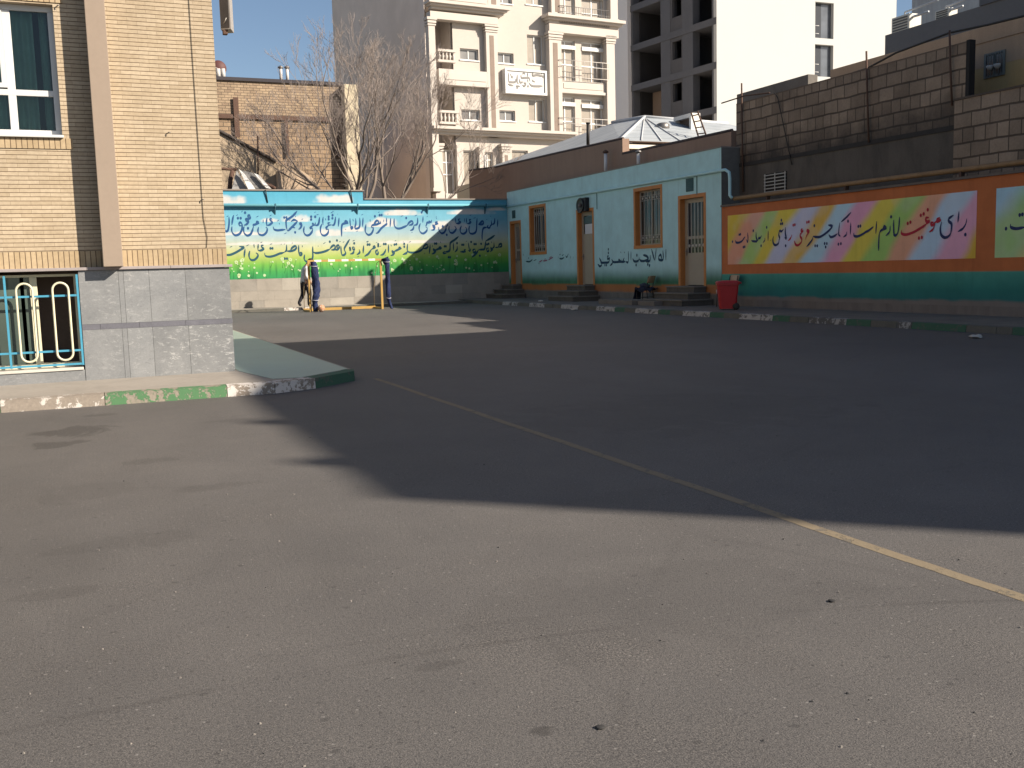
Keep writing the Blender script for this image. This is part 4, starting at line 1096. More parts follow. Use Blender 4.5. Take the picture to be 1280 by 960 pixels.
# dark grey building behind with roof plant
dgx = 24.0
dg = thing('grey_building', 'dark grey building with a plain parapet behind the ochre house', 'building', (dgx, 15, 0))
zd = 8.34
b = MB(); b.box(dgx, dgx+9, -2, 25.4, 0, zd); b.build('wall', plain('dark_grey_render', (.135, .135, .14), .85, .1, .6, .1), dg)
b = MB(); b.box(dgx-.05, dgx+9, -2, 21.7, zd, zd+.7); b.build('parapet', plain('slate_parapet', (.105, .11, .12), .85, .1, .6), dg)
def cooler(px, py, wpx, lab, s=1.0):
    q = onX(px, py, dgx+.8); o = thing('air_conditioner', lab, 'air conditioner', (q[0], q[1], zd), 'roof air conditioners')
    b = MB(); b.box(q[0]-.3*s, q[0]+.3*s, q[1]-.45*s, q[1]+.45*s, zd, zd+.75*s, bev=.03); b.build('casing', plain('cream_casing', (.55, .53, .47), .5, .1, 3, .2), o)
    b = MB()
    for k in range(6): b.box(q[0]-.3*s-.02, q[0]-.3*s-.002, q[1]-.36*s, q[1]+.36*s, zd+(.12+.1*k)*s, zd+(.17+.1*k)*s)
    b.build('louvre', plain('fan_grey', (.1, .1, .1), .6), o)
    b = MB(); b.tube([(q[0]-.1, q[1]+.45*s, zd+.6*s), (q[0]-.1, q[1]-1.2*s, zd+.62*s)], .04, 6); b.tube([(q[0]+.1, q[1]+.2*s, zd+.75*s), (q[0]+.1, q[1]+.2*s, zd+.95*s), (q[0]+.1, q[1]-1.4*s, zd+1.0*s)], .03, 6); b.build('duct', plain('galvanised', (.45, .46, .47), .4, .1, 4, 0, .5, .5), o)
cooler(1133, 20, 12, 'cream air conditioner at the left corner of the dark grey roof, beside the white tower', .85); cooler(1183, 14, 12, 'smaller cream air conditioner right of the first on the grey roof', .6)
b = MB(); q0, q1 = onX(1140, 2, 31), onX(1235, 2, 31); b.box(31, 33, q1[1], q0[1], 6, 13.0); tag(b.build('roof_shed', stained('bluish_sheet', (.30, .33, .36), (.16, .16, .17), .6, .6)), 'pale bluish sheet metal roof shed behind the air conditioners', 'shed')

# brown rendered wall behind the outbuilding
bx = 16.3
br = thing('rendered_wall', 'long brown rendered wall rising just behind the turquoise building', 'wall', (bx, 33, 0))
pts = lambda L: [tuple(onX(x, y, bx)) for x, y in L]
b = MB()
far_ = pts([(586, 213), (620, 208.75), (700, 190.5), (778, 173)]); P = [(bx, far_[0][1], 0)]+far_+[(bx, far_[-1][1], 0)]; b.prism(P, (.25, 0, 0))
near = pts([(778, 192), (850, 177), (914, 163)]); b.prism([(bx, near[0][1]-.004, 0)]+[(p[0], p[1]-.004*(i == 0), p[2]) for i, p in enumerate(near)]+[(bx, near[-1][1], 0)], (.25, 0, 0))
b.build('wall', stained('brown_render_wall', (.30, .205, .155), (.20, .14, .105), .9, .35), br)
b = MB()
for L in (far_, near): b.tube([(bx+.03, p[1], p[2]+.0) for p in L], .05, 6)
b.build('coping', plain('dark_edge', (.075, .06, .06), .9, .3, 3), br)
for (px, y0, y1, lab) in [(757, 192, 213, 'left white vent pipe standing against the brown wall'), (798, 192, 209, 'right white vent pipe at the low brown wall')]:
    q0, q1 = onX(px, y1, 16.05), onX(px, y0, 16.05); o = thing('vent_pipe', lab, 'pipe', tuple(q0), 'white vent pipes on the turquoise roof')
    b = MB(); b.tube([(q0[0], q0[1], ZR), tuple(q1)], .055, 10); b.build('pipe', plain('white_plastic_pipe', (.6, .6, .6), .4, .05), o)
    b = MB(); b.lathe([(.03, 0), (.10, .03), (.09, .08), (.02, .12)], (q1[0], q1[1], q1[2]), 12); b.build('cap', M['rust'] if px < 780 else M['grey_metal'], o)
# roof with metal sheets
mr = thing('metal_roofed_house', 'house with a seamed grey sheet metal roof and cream eaves, above the brown wall', 'house', (19, 33, 0))
rx = 16.75
A = onX(606, 211, rx); D = onX(776, 175, rx); Bp = onX(765, 154, 20.0); C = onX(806, 147, 20.0)
E1 = onY(876, 173, D[1]); E1 = np.array([E1[0], D[1], D[2]])
F2 = onX(862, 152, 24.5); G2 = onX(925, 166, 22.0)
sheet = N('seamed_sheet_metal'); nz = sheet.noise(1.2, 5, .6); wv_ = sheet.n('TexWave', wave_type='BANDS', bands_direction='Y'); wv_.inputs['Scale'].default_value = .55; sheet.l(sheet.co(), wv_.inputs['Vector'])
sc_ = sheet.mix(sheet.ramp(wv_.outputs[0], [(.0, .6), (.04, 0.0)]), sheet.ramp(nz, [(.3, (.29, .32, .345)), (.7, (.39, .415, .435))]), (.13, .14, .15)); sheet.out(sc_, .6, .4, .0); M['sheet'] = sheet.m
tri = lambda *p: MB().prism([tuple(q) for q in p], (0, 0, -.06))
b = tri(A, D, C, Bp); b.build('roof_slope', M['sheet'], mr)
b = tri(D, E1, C); b.build('hip_slope', M['sheet'], mr)
Rr = np.array([24.0, C[1]+.3, C[2]-.05]); E2 = np.array([27.0, E1[1]+1.5, E1[2]-.05])
b = tri(C, E1, E2, Rr); b.build('hip_slope', M['sheet'], mr)
b = tri(A, Bp, (23, Bp[1]+3, Bp[2]-1.2), (21, A[1]+6, A[2]-.5)); b.build('roof_slope', M['sheet'], mr)
b = MB(); b.tube([tuple(D+np.array([0, 0, .03])), tuple(C+np.array([0, 0, .04]))], .05, 6); b.tube([tuple(Bp+np.array([0, 0, .04])), tuple(C+np.array([0, 0, .04])), tuple(Rr)], .06, 6)
d1 = (E1-C)
for t in (.25, .5, .75): b.tube([tuple(C*(1-.02)+D*.02+np.array([0, 0, .02])), tuple(D*(1-t)+E1*t+np.array([0, 0, .02]))], .025, 5)
b.build('ridge_cap', plain('pale_ridge', (.52, .53, .54), .5, .1, 4, .2), mr)
b = MB(); b.box(D[0]+.1, 27, D[1]+.25, D[1]+.6, 0, D[2]-.06); b.box(D[0]+.1, D[0]+.4, D[1]+.6, A[1]+4, 0, 5.3); b.build('wall', plain('cream_wall', (.62, .54, .40), .8, .08, 1, .1), mr)
b = MB(); b.box(D[0]-.05, 27, D[1]+.02, D[1]+.26, D[2]-.27, D[2]-.12); b.box(D[0]+.02, 27, D[1]+.16, D[1]+.26, D[2]-.40, D[2]-.31); b.build('cornice', plain('white_cornice', (.74, .70, .62), .7, .05), mr)
b = MB(); b.tube([(D[0]-.05, D[1]-.03, D[2]-.05), (26, D[1]-.03, D[2]-.07)], .03, 8); b.build('gutter', plain('rust_gutter', (.22, .15, .11), .7, .3, 4), mr)
b = MB(); q = onX(813, 153, 20.0); b.lathe([(.25, -.25), (.24, .0), (.16, .05)], (q[0]-.2, q[1]-1.2, q[2]-.25), 12); b.build('roof_vent', M['grey_metal'], mr)
# dormer
q0 = onX(842, 164, 21.0); q1 = onX(864, 164, 21.0); zt, zb = onX(853, 144, 21.0)[2], onX(853, 166, 21.0)[2]
dm = thing('roof_hatch', 'white framed square hatch standing on the metal roof', 'hatch', (21, q0[1], zb))
U = Vector((q1-q0)); U.z = 0; U.normalize(); Fh = Frame(q0, U, Vector((U.y, -U.x, 0))); wd = float(np.linalg.norm((q1-q0)[:2]))
if Fh.n.y > 0: Fh.n = -Fh.n
b = MB(); t = .13; Fh.box(b, 0, t, zb-.6, zt, -.4, 0); Fh.box(b, wd-t, wd, zb-.6, zt, -.4, 0); Fh.box(b, t, wd-t, zt-t*1.1, zt, -.4, 0); Fh.box(b, t, wd-t, zb-.6, zb, -.4, -.02); b.build('frame', plain('white_hatch', (.72, .68, .62), .6, .08, 4, .2), dm)
b = MB(); Fh.box(b, t, wd-t, zb, zt-t*1.1, -.38, -.2); b.build('opening', M['brown_in'], dm)
ld = thing('ladder', 'thin iron ladder leaning on the metal roof right of the hatch', 'ladder', (20.5, 31, 6))
b = MB(); e = [onX(x, y, 20.2) for x, y in ((864, 141), (873, 171), (872, 139), (883, 170))]
b.tube([e[1], e[0]], .03, 6); b.tube([e[3], e[2]], .03, 6); b.build('rail', M['rust'], ld)
for k in range(4):
    t = .12+.25*k; b = MB(); b.tube([e[1]*(1-t)+e[0]*t, e[3]*(1-t)+e[2]*t], .022, 6); b.build('rung', M['rust'], ld)
for px, y0, y1, lab in ((735, 155, 181, 'black flue pipe rising from the brown wall in front of the metal roof'),):
    q0, q1 = onX(px, y1, bx+.1), onX(px, y0, bx+.1); b = MB(); b.tube([q0, q1], .06, 8); b.tube([q1, q1+np.array([0, 0, .05])], .08, 8); tag(b.build('flue_pipe', M['cable']), lab, 'pipe')
for px, lab in ((597, 'black iron post left of the pair at the end of the brown wall'), (606, 'white post beside the black iron frame at the end of the brown wall')):
    q0, q1 = onX(px, 214, bx+.3), onX(px, 194, bx+.3); b = MB(); b.tube([q0, q1], .05, 6); tag(b.build('post', M['cable'] if px < 600 else M['upvc']), lab, 'post')

# ------------------------------------------------------------------ apartment building with the relief sign
r0 = ray(537, 100); o0 = EYE+r0*(53.0/_d((537, 100))[2])
ud = RW @ _d((3000, 272)); ud = Vector((ud[0], ud[1], 0)).normalized(); nd = Vector((ud.y, -ud.x, 0))
if nd.y > 0: nd = -nd
AF = Frame(o0, ud, nd)
ap = thing('apartment_building', 'cream stone apartment building with cornices, fluted pilasters and a white relief sign', 'building', tuple(AF.w(5, 0)))
stone = plain('cream_stone', (.44, .40, .36), .75, .05, .5, .08); stone2 = plain('cream_stone_trim', (.475, .432, .39), .7, .05, 1.0, .1)
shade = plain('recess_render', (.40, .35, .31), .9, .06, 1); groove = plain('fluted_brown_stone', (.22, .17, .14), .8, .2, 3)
UE = AF.pt(767, 100)[0]; ZTOP = 33
b = MB()
bay0 = AF.pt(566, 60)[0]; bay1 = AF.pt(606, 60)[0]
for (z0, z1) in ((0, ZTOP),):
    AF.box(b, bay0, UE, z0, z1, -12, -.25); AF.box(b, .02, bay0, z0, z1, -12, -1.6)
wall_slot = b
b = MB(); side = AF.pt(537, 60)[0]
dleft = None   # depth of the shaded flank, read off its far edge
for dd in np.arange(2, 60, .1):
    q = AF.w(0, 10, -dd); v = RW.T @ (np.array(q)-EYE)
    if CX+FPX*v[0]/v[2] < 423.5: dleft = dd; break
fl_m = stained('grey_flank_render', (.68, .585, .51), (.56, .475, .40), .9, .6, (.25, .25, .12))
AF.box(b, -.02, .019, 0, ZTOP, -(dleft or 20), -.9); b.build('flank_wall', fl_m, ap)
b = MB(); AF.box(b, 0, UE, 0, ZTOP-1, -(dleft or 20), -12); b.build('rear_block', fl_m, ap)
# return wall of corner with stone courses
b = MB(); AF.box(b, -.03, .0, 0, ZTOP, -.9, -.35)
b.build('quoin', plain('grey_quoin', (.66, .58, .52), .85, .1, 1), ap)
def cornice(x0, x1, y, hpx, d0, name='cornice', xm=None):
    u0, u1, z0, z1 = AF.rect(x0, x1, y, y+hpx); h = z1-z0; q = MB()
    AF.box(q, u0+.25, u1-.25, z0, z0+h*.35, 0, d0*.55); AF.box(q, u0+.12, u1-.12, z0+h*.35, z0+h*.62, 0, d0*.8); AF.box(q, u0, u1, z0+h*.62, z1, 0, d0)
    return q.build(name, stone2, ap)
def column(x0, x1, y0, y1, d, flute=True, cap=True):
    u0, u1, z0, z1 = AF.rect(x0, x1, y0, y1); q = MB(); AF.box(q, u0, u1, z0, z1, 0, d)
    if cap:
        q2 = .10; AF.box(q, u0-q2, u1+q2, z1-.14, z1, 0, d+.1); AF.box(q, u0-q2*.6, u1+q2*.6, z1-.30, z1-.18, 0, d+.07); AF.box(q, u0-.05, u1+.05, z1-.42, z1-.34, 0, d+.04)
        AF.box(q, u0-.06, u1+.06, z0, z0+.18, 0, d+.05)
    c = q.build('pilaster', stone2, ap)
    if flute:
        q = MB(); w_ = u1-u0; AF.box(q, u0+w_*.30, u0+w_*.68, z0+.3, z1-.6, d, d+.012); q.build('flute', groove, c)
    return c
HOLES = []
def awin(x0, x1, y0, y1, d, cols=2, rows=(), frame=.07, curtain='curtain_b', blind=False):
    u0, u1, z0, z1 = AF.rect(x0, x1, y0, y1); q = MB(); f_ = frame*.8; HOLES.append((u0, u1, z0, z1)); d = -.17
    AF.box(q, u0, u0+f_, z0, z1, d-.02, d+.03); AF.box(q, u1-f_, u1, z0, z1, d-.02, d+.03); AF.box(q, u0+f_, u1-f_, z1-f_, z1, d-.02, d+.03); AF.box(q, u0+f_, u1-f_, z0, z0+f_, d-.02, d+.03)
    for k in range(1, cols): uu = u0+(u1-u0)*k/cols; AF.box(q, uu-f_*.5, uu+f_*.5, z0+f_, z1-f_, d-.018, d+.028)
    for r_ in rows: zz = z0+(z1-z0)*r_; AF.box(q, u0+f_, u1-f_, zz-f_*.5, zz+f_*.5, d-.016, d+.026)
    if blind: AF.box(q, u0+.01, u1-.01, z0+(z1-z0)*.78, z0+(z1-z0)*.87, d-.01, .06)
    AF.box(q, u0-.05, u1+.05, z0-.07, z0-.005, .002, .05)
    wn = q.build('window', M['upvc'], ap)
    q = MB(); AF.box(q, u0+.01, u1-.01, z0+.01, z1-.01, d-.012, d-.004); q.build('pane', M['glass_blue'] if curtain is None else M[curtain], wn)
    # dark reveal at the head and right side
    return wn
M['win_grey'] = glass('greyish_window', (.16, .155, .15), .2); M['win_tan'] = plain('curtained_glass', (.27, .235, .195), .25, .25, 3, 0, .6)
# left bay: balconies
cornice(530, 630, 8, 9, .75); cornice(536, 714, 163, 9, .75)
u0, u1, z0, z1 = AF.rect(534, 618, 20, 29); q = MB(); AF.box(q, u0, u1, z0, z1, -.1, .42); q.build('entablature', stone2, ap)
column(535, 543, 24, 240, .42, False); column(606, 620, 32, 172, .30); column(604, 620, -160, 14, .30)
column(683, 698, 42, 172, .42); column(754, 764, 47, 172, .42, False); column(683, 698, -160, 24, .42); column(757, 766, -160, 30, .42, False)
for (ya, yb) in ((89, 106), (-8, 8)):
    u0, u1, z0, z1 = AF.rect(546, 607, ya, yb); q = MB(); AF.box(q, u0, u1, z0, z1, -1.5, .30); AF.box(q, u0+.35, u1-.12, z0+.18, z1-.2, .30, .33); AF.box(q, u0-.05, u1+.05, z0-.12, z0+.02, -1.5, .40)
    q.build('balcony_parapet', stone2, ap)
def balustrade(x0, x1, y0, y1, d):
    u0, u1, z0, z1 = AF.rect(x0, x1, y0, y1); q = MB(); AF.box(q, u0, u1, z1-.13, z1, d-.12, d+.1); AF.box(q, u0, u1, z0, z0+.12, d-.12, d+.1); bl = q.build('balustrade', stone2, ap)
    n = 5
    for k in range(n):
        uu = u0+(u1-u0)*(k+.5)/n; c = AF.w(uu, z0, d); h = z1-z0; q = MB()
        q.lathe([(.075, .12), (.05, .2), (.09, .12+h*.32), (.045, h*.62), (.06, h*.75), (.075, h-.13)], tuple(c), 8); q.build('baluster', stone2, bl)
balustrade(545, 567, 63, 79, .2); balustrade(547, 571, 139, 156, .2)
for (xa, xb, ya, yb) in ((543, 566, 27, 62), (547, 570, 106, 139)):
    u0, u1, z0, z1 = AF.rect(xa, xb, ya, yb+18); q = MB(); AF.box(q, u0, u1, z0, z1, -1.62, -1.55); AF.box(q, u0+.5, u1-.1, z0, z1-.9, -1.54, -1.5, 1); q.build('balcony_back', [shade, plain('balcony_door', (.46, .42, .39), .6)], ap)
# ---- small and tall windows
for x0, x1, y0, y1 in ((575, 598, 61, 75), (577, 600, 137, 150), (620, 642, 66, 79), (622, 644, 138, 151), (618, 640, -12, 4)): awin(x0, x1, y0, y1, .012, 2, (), .07, 'win_grey')
for x0, x1, y0, y1 in ((659, 679, 44, 80), (661, 681, 124, 152), (657, 678, -30, 6)): awin(x0, x1, y0, y1, .012, 2, (), .07, 'win_tan')
cornice(676, 772, 25, 10, .85)
u0, u1, z0, z1 = AF.rect(681, 767, 36, 46); q = MB(); AF.box(q, u0, u1, z0, z1, -.05, .52); q.build('entablature', stone2, ap)
for dy, rl in ((0, True), (71, True), (-66, True)):
    for x0, x1 in ((696, 719), (727, 754)):
        off = 3 if x0 > 720 else 0
        wn = awin(x0, x1, 50+dy+off, 102+dy+off, .02, 2, (.42,), .09, 'win_tan', True)
    u0, u1, z0, z1 = AF.rect(696, 755, 79+dy, 102+dy); q = MB(); e = .018
    for zz in (z1, z1-.32, z0+.10): q.tube([AF.w(u0-.1, zz, .5), AF.w(u1+.02, zz, .5)], e, 5)
    for uu in np.linspace(u0-.1, u1, 9 if dy != -66 else 22): q.tube([AF.w(uu, z0+.1, .5), AF.w(uu, z1, .5)], e*.7, 4)
    q.tube([AF.w(u0-.1, z1, .5), AF.w(u0-.1, z1, .05)], e, 5)
    q.build('railing', plain('pale_iron', (.50, .47, .44), .5) if dy != -66 else M['grey_metal'], ap)
for ya, yb in ((103, 116), (36, 47)):
    u0, u1, z0, z1 = AF.rect(697, 755, ya, yb)
    if ya == 103:
        q = MB(); AF.box(q, u0, u1, z0, z1, 0, .25); AF.box(q, u0+.25, u1-.25, z0+.15, z1-.15, .25, .28); AF.box(q, u0-.05, u1+.1, z0-.12, z0+.03, 0, .34); q.build('spandrel', stone2, ap)
# ground-floor part below the lower cornice
for x0, x1, y0, y1, rw_ in ((551, 568, 187, 243, (.45, .72)), (577, 596, 188, 246, ()), (604, 617, 190, 214, (.6,)), (640, 660, 188, 205, ())): awin(x0, x1, y0, y1, .02, 1 if not rw_ else 2, rw_, .08, 'win_tan')
for x0, x1, y0, y1 in ((543, 551, 180, 244), (569, 577, 182, 246), (597, 604, 184, 250), (625, 635, 181, 215)): column(x0, x1, y0, y1, .30, x0 == 625, x0 in (543, 625))
u0, u1, z0, z1 = AF.rect(541, 598, 243, 249); q = MB(); AF.box(q, u0, u1, z0, z1, 0, .45); q.build('cornice', stone2, ap)
def holed(mb, F, u0, u1, z0, z1, holes, dep):
    us = sorted({u0, u1}|{min(max(h[i], u0), u1) for h in holes for i in (0, 1)}); zs = sorted({z0, z1}|{min(max(h[i], z0), z1) for h in holes for i in (2, 3)})
    for a, c in zip(us[:-1], us[1:]):
        run = None
        for e, g in list(zip(zs[:-1], zs[1:]))+[(None, None)]:
            solid = e is not None and not any(h[0]-1e-6 <= a and c <= h[1]+1e-6 and h[2]-1e-6 <= e and g <= h[3]+1e-6 for h in holes)
            if solid: run = (run[0], g) if run else (e, g)
            elif run: mb.add([F.w(a, run[0]), F.w(c, run[0]), F.w(c, run[1]), F.w(a, run[1])], [(0, 1, 2, 3)]); run = None
    for h in holes:
        q = [(h[0], h[2]), (h[1], h[2]), (h[1], h[3]), (h[0], h[3])]
        for (a, e), (c, g) in zip(q, q[1:]+q[:1]): mb.add([F.w(a, e), F.w(c, g), F.w(c, g, -dep), F.w(a, e, -dep)], [(0, 1, 2, 3)])
holed(wall_slot, AF, bay0, UE, 0, ZTOP, HOLES, .249)
wall_slot.build('wall', stone, ap)
# the relief sign
sg = thing('sign', 'white rectangular sign with raised flowing script on the cream apartment facade', 'sign', tuple(AF.w(AF.pt(652, 105)[0], AF.pt(652, 105)[1], .3)))
u0, u1, z0, z1 = AF.rect(627.5, 678.5, 89, 119); q = MB(); AF.box(q, u0, u1, z0, z1, .02, .38); q.build('board', plain('white_sign', (.56, .555, .54), .5, .03, 2), sg)
q = MB(); t = .10; AF.box(q, u0-.02, u1+.02, z1-t, z1+.02, .38, .45); AF.box(q, u0-.02, u1+.02, z0-.02, z0+t, .38, .45); AF.box(q, u0-.02, u0+t, z0+t, z1-t, .38, .45); AF.box(q, u1-t, u1+.02, z0+t, z1-t, .38, .45); q.build('border', M['upvc'], sg)
q = MB(); SG = """s 285,215 285,385 330,412 425,408 440,340
s 320,230 345,290 360,320 372,280
s 470,250 470,415 500,440
s 550,250 560,318 640,322 720,325 742,405
s 520,345 530,418 600,408
s 690,350 702,428
s 780,345 800,385 852,412
s 720,430 785,490 900,500 1010,497
s 270,450 330,475 390,490
s 440,490 530,505
s 580,470 620,500 650,440 610,425
s 580,240 610,225 640,245
s 690,215 690,290
s 800,205 800,270 900,262 1030,290
s 980,220 1000,245
d 470,530 1020,300 700,500"""
for line in SG.split('\n'):
    d = .385+lift()*2
    def t3(u, z, e=0, d=d): return AF.w(u, z, d+e)
    lettering(q, line, 615, 80, 17.07, lambda a, b_: AF.pt(a, b_+ (a-652)*-.0), t3, .12, .07)
q.build('lettering', plain('grey_relief_edge', (.20, .19, .18), .7, .1), sg, fix=False)

# ------------------------------------------------------------------ unfinished tower and its white gable
r0 = ray(893, 80); o1 = EYE+r0*(75.0/_d((893, 80))[2])
vd = RW @ _d((-95, 350)); vd = Vector((vd[0], vd[1], 0)).normalized()
UF = Frame(o1, -vd, Vector((-vd.y, vd.x, 0)))       # u towards the camera end
if UF.n.x > 0: UF.n = -UF.n
tw = thing('unfinished_tower', 'tall unfinished concrete tower with open dark floors beside a blank white gable', 'building', tuple(UF.w(0, 0)))
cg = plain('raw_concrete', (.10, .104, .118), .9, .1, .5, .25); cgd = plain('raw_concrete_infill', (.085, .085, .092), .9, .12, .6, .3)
UL = UF.pt(789, 60)[0]; UT = 40
floors = []
base_y = 42.0    # slab level read at column x=845
for k in range(-4, 4): floors.append(UF.pt(845, base_y+53*k)[1])
floors = sorted(floors); zl = floors[0]
b = MB()
for z in floors: UF.box(b, UL, UF.pt(896, 60)[0], z-.28, z+.22, -9, .06)
b.build('floor_slab', cg, tw)
ux = lambda x: UF.pt(x, 60)[0]
for x0, x1 in ((826, 838), (853, 866), (890, 896.5), (789, 791)):
    b = MB()
    for a, c in zip(floors[:-1], floors[1:]): UF.box(b, ux(x0), ux(x1), a+.22, c-.28, -.7, .0)
    b.build('column', cg, tw)
b = MB()
for a, c in zip(floors[:-1], floors[1:]):
    h = c-a
    UF.box(b, ux(838), ux(853), a+.22, a+h*.40, -.3, -.03); UF.box(b, ux(838), ux(853), a+h*.83, c-.28, -.3, -.03)
    UF.box(b, ux(838), ux(840), a+h*.40, a+h*.83, -.3, -.03); UF.box(b, ux(851.5), ux(853), a+h*.40, a+h*.83, -.3, -.03)
b.build('infill', cgd, tw)
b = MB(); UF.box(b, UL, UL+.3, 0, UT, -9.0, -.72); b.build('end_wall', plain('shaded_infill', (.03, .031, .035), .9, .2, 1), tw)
b = MB(); UF.box(b, UL, ux(896), 0, UT, -9.4, -9.0); UF.box(b, ux(826), ux(827.5), 0, UT, -9, -.7); UF.box(b, ux(852), ux(854), 0, UT, -9, -.75); b.build('rear_wall', cgd, tw)
# brick partitions and hanging bits low down
b = MB(); a, c = floors[1], floors[2]
zlow = UF.pt(845, base_y+106)[1]; zlow2 = UF.pt(845, base_y+53)[1]
UF.box(b, ux(868), ux(878), zlow+.2, zlow2-.3, -2.2, -2.0); b.build('partition', plain('reddish_partition', (.20, .125, .105), .9, .1, 1), tw)
b = MB(); UF.box(b, ux(790), ux(806), zlow+.2, zlow2-.3, -2.2, -2.0); b.build('partition', plain('tan_partition', (.26, .20, .16), .9, .1, 1), tw)
# flank to the left: blank grey firewall of the next house
b = MB(); UF.box(b, UL-9.5, UL-.02, 0, UT, -.2, .35); b.build('firewall', plain('plain_grey_firewall', (.62, .61, .61), .85, .04, .3, .05), tw)
# white gable
GF_o = UF.w(ux(896.5), 0, .05)
gu = RW @ _d((3590, 256)); gu = Vector((gu[0], gu[1], 0)).normalized(); GF = Frame(GF_o, gu, Vector((gu.y, -gu.x, 0)))
if GF.n.y > 0: GF.n = -GF.n
wht = plain('white_render', (.455, .46, .45), .8, .025, .4, .03)
UW = GF.pt(1120, 40)[0]; wins = [GF.rect(1019, 1042, 3, 48), GF.rect(1019, 1042, 56, 96)]
hh = wins[0][3]-wins[1][3]
u0, u1 = wins[0][0], wins[0][1]; zs = sorted([(w_[2], w_[3]) for w_ in wins]+[(wins[0][2]+hh, wins[0][3]+hh), (wins[1][2]-hh, wins[1][3]-hh)])
b = MB(); GF.box(b, 0, u0, 0, UT, -.4, 0); GF.box(b, u1, UW, 0, UT, -.4, 0); z = 0
for a, c in zs: GF.box(b, u0, u1, z, a, -.4, 0); z = c
GF.box(b, u0, u1, z, UT, -.4, 0); b.build('gable_wall', wht, tw)
b = MB(); GF.box(b, UW-.3, UW, 0, UT, -12, -.4); b.build('gable_wall', wht, tw)
for a, c in zs:
    b = MB(); GF.box(b, u0, u1, a, c, -.36, -.32); GF.box(b, u0, u0+(u1-u0)*.45, a, c, -.33, -.30, 1); wn = b.build('window', [glass('blue_grey_glass', (.085, .095, .11), .15), plain('dark_reveal', (.04, .045, .055), .8)], tw)
    b = MB(); b.tube([GF.w(u0, a+.35, -.1), GF.w(u0+.45, a+.35, -.1)], .03, 5); b.tube([GF.w(u0, a+.95, -.1), GF.w(u0+.45, a+.95, -.1)], .03, 5); b.build('rail', plain('pale_rail', (.4, .4, .4), .5), wn)

# ------------------------------------------------------------------ old houses beyond the mural wall, left
bb = thing('brick_house', 'tall blank brick house side with rusted steel beams behind the bare trees', 'house', (9.5, 50, 0))
YB = 50.0; tl = onY(255, 96, YB); trr = onY(428, 103, YB)
old = bricks('old_brick', (.37, .265, .17), (.27, .19, .125), (.13, .10, .075), .46, .20, .02, 'xz', 1.0, blot=.3, bumpd=.02)
old2 = bricks('old_brick_upper', (.40, .30, .20), (.29, .21, .145), (.15, .115, .085), .30, .125, .014, 'xz', 1.0, blot=.3, bumpd=.02)
zm = onY(300, 146, YB)[2]; zm = float(zm)
b = MB(); b.box(tl[0], trr[0], YB+.03, YB+.4, 0, zm-.1); b.build('lower_wall', old, bb)
b = MB(); b.box(tl[0], trr[0], YB, YB+.4, zm+.1, tl[2]-.12); b.build('upper_wall', old2, bb)
b = MB(); b.box(tl[0], trr[0], YB-.08, YB+.5, zm-.1, zm+.1); b.build('steel_beam', M['rust'], bb)
for px, y0, y1, wpx in ((294, 122, 172, 6), (357, 148, 196, 4), (419, 146, 196, 6)):
    x = onY(px, y0, YB)[0]; h = wpx*.5*.04; b = MB(); b.box(x-h, x+h, YB-.12, YB-.09, onY(px, y1, YB)[2], zm-.11 if y0 > 130 else onY(px, y0, YB)[2]); b.build('steel_post', M['rust'], bb)
b = MB(); b.box(tl[0], trr[0], YB-.1, YB+4, tl[2]-.12, tl[2]+.04); b.build('roof_edge', plain('tar_edge', (.05, .045, .05), .9), bb)
p0, p1 = onY(430, 105, YB-.6), onY(447, 108, YB-.6)
b = MB(); b.box(p0[0], p1[0], YB-.6, YB+.4, 0, p0[2]); b.build('corner_pier', plain('pale_pier', (.50, .43, .31), .9, .15, 2, .3), bb)
b = MB(); b.box(tl[0], trr[0], YB+.4, YB+12, 0, tl[2]-.3); b.build('rear_block', plain('rear_brick', (.3, .22, .15), .9), bb)
chs = [('three short white chimney pots beside the dark round tank, first', 266), ('second', 273), ('third', 278)]
zr = tl[2]+.04
labs = {266: 'white chimney pipe directly below the left edge of the dark red tank', 273: 'white chimney pipe under the middle of the dark red tank', 279: 'white chimney pipe under the right edge of the dark red tank', 351: 'leftmost thin chimney pipe of the pair mid roof of the brick house', 359: 'thin chimney pipe nearest the trees on the brick house roof'}
for px in (266, 273, 279, 351, 359):
    x = onY(px, 92, YB+.3)[0]; top = onY(px, 86, YB+.3)[2]
    c = thing('chimney_pipe', labs[px], 'chimney', (x, YB+.3, zr), 'chimney pipes on the brick house roof')
    b = MB(); b.tube([(x, YB+.3, zr-.02), (x, YB+.3, top)], .10 if px < 300 else .075, 10); b.build('pipe', plain('pale_chimney', (.50, .48, .46), .7, .15, 5, .3), c)
    if px > 300:
        b = MB(); b.lathe([(.05, 0), (.14, .03), (.14, .08), (.02, .16)], (x, YB+.3, top), 10); b.build('cowl', M['grey_metal'], c)
q = onY(273, 84, YB+.5); tk = thing('water_tank', 'dark red round tank on the roof edge of the brick house', 'tank', (q[0], YB+.5, zr))
b = MB(); b.lathe([(.02, -.02), (.34, -.01), (.37, .05), (.37, .75), (.34, .82), (.02, .84)], (q[0], YB+.4, onY(273, 86, YB+.5)[2]+.02), 22, 0, 'y'); b.build('drum', plain('dark_red_drum', (.085, .032, .03), .6, .2, 3), tk)
b = MB(); b.tube([(q[0]-.3, YB+.38, q[2]+.02), (q[0]+.3, YB+.38, q[2]-.24)], .02, 5); b.build('band', plain('pale_band', (.45, .4, .36), .6), tk)
bh = thing('mud_house', 'earth rendered gable with a sloping dark coping in front of the brick house', 'house', (7, 44, 0))
G4 = [tuple(onY(x, y, 44.0)) for x, y in ((250, 152), (272, 163.5), (345, 203), (365, 214))]
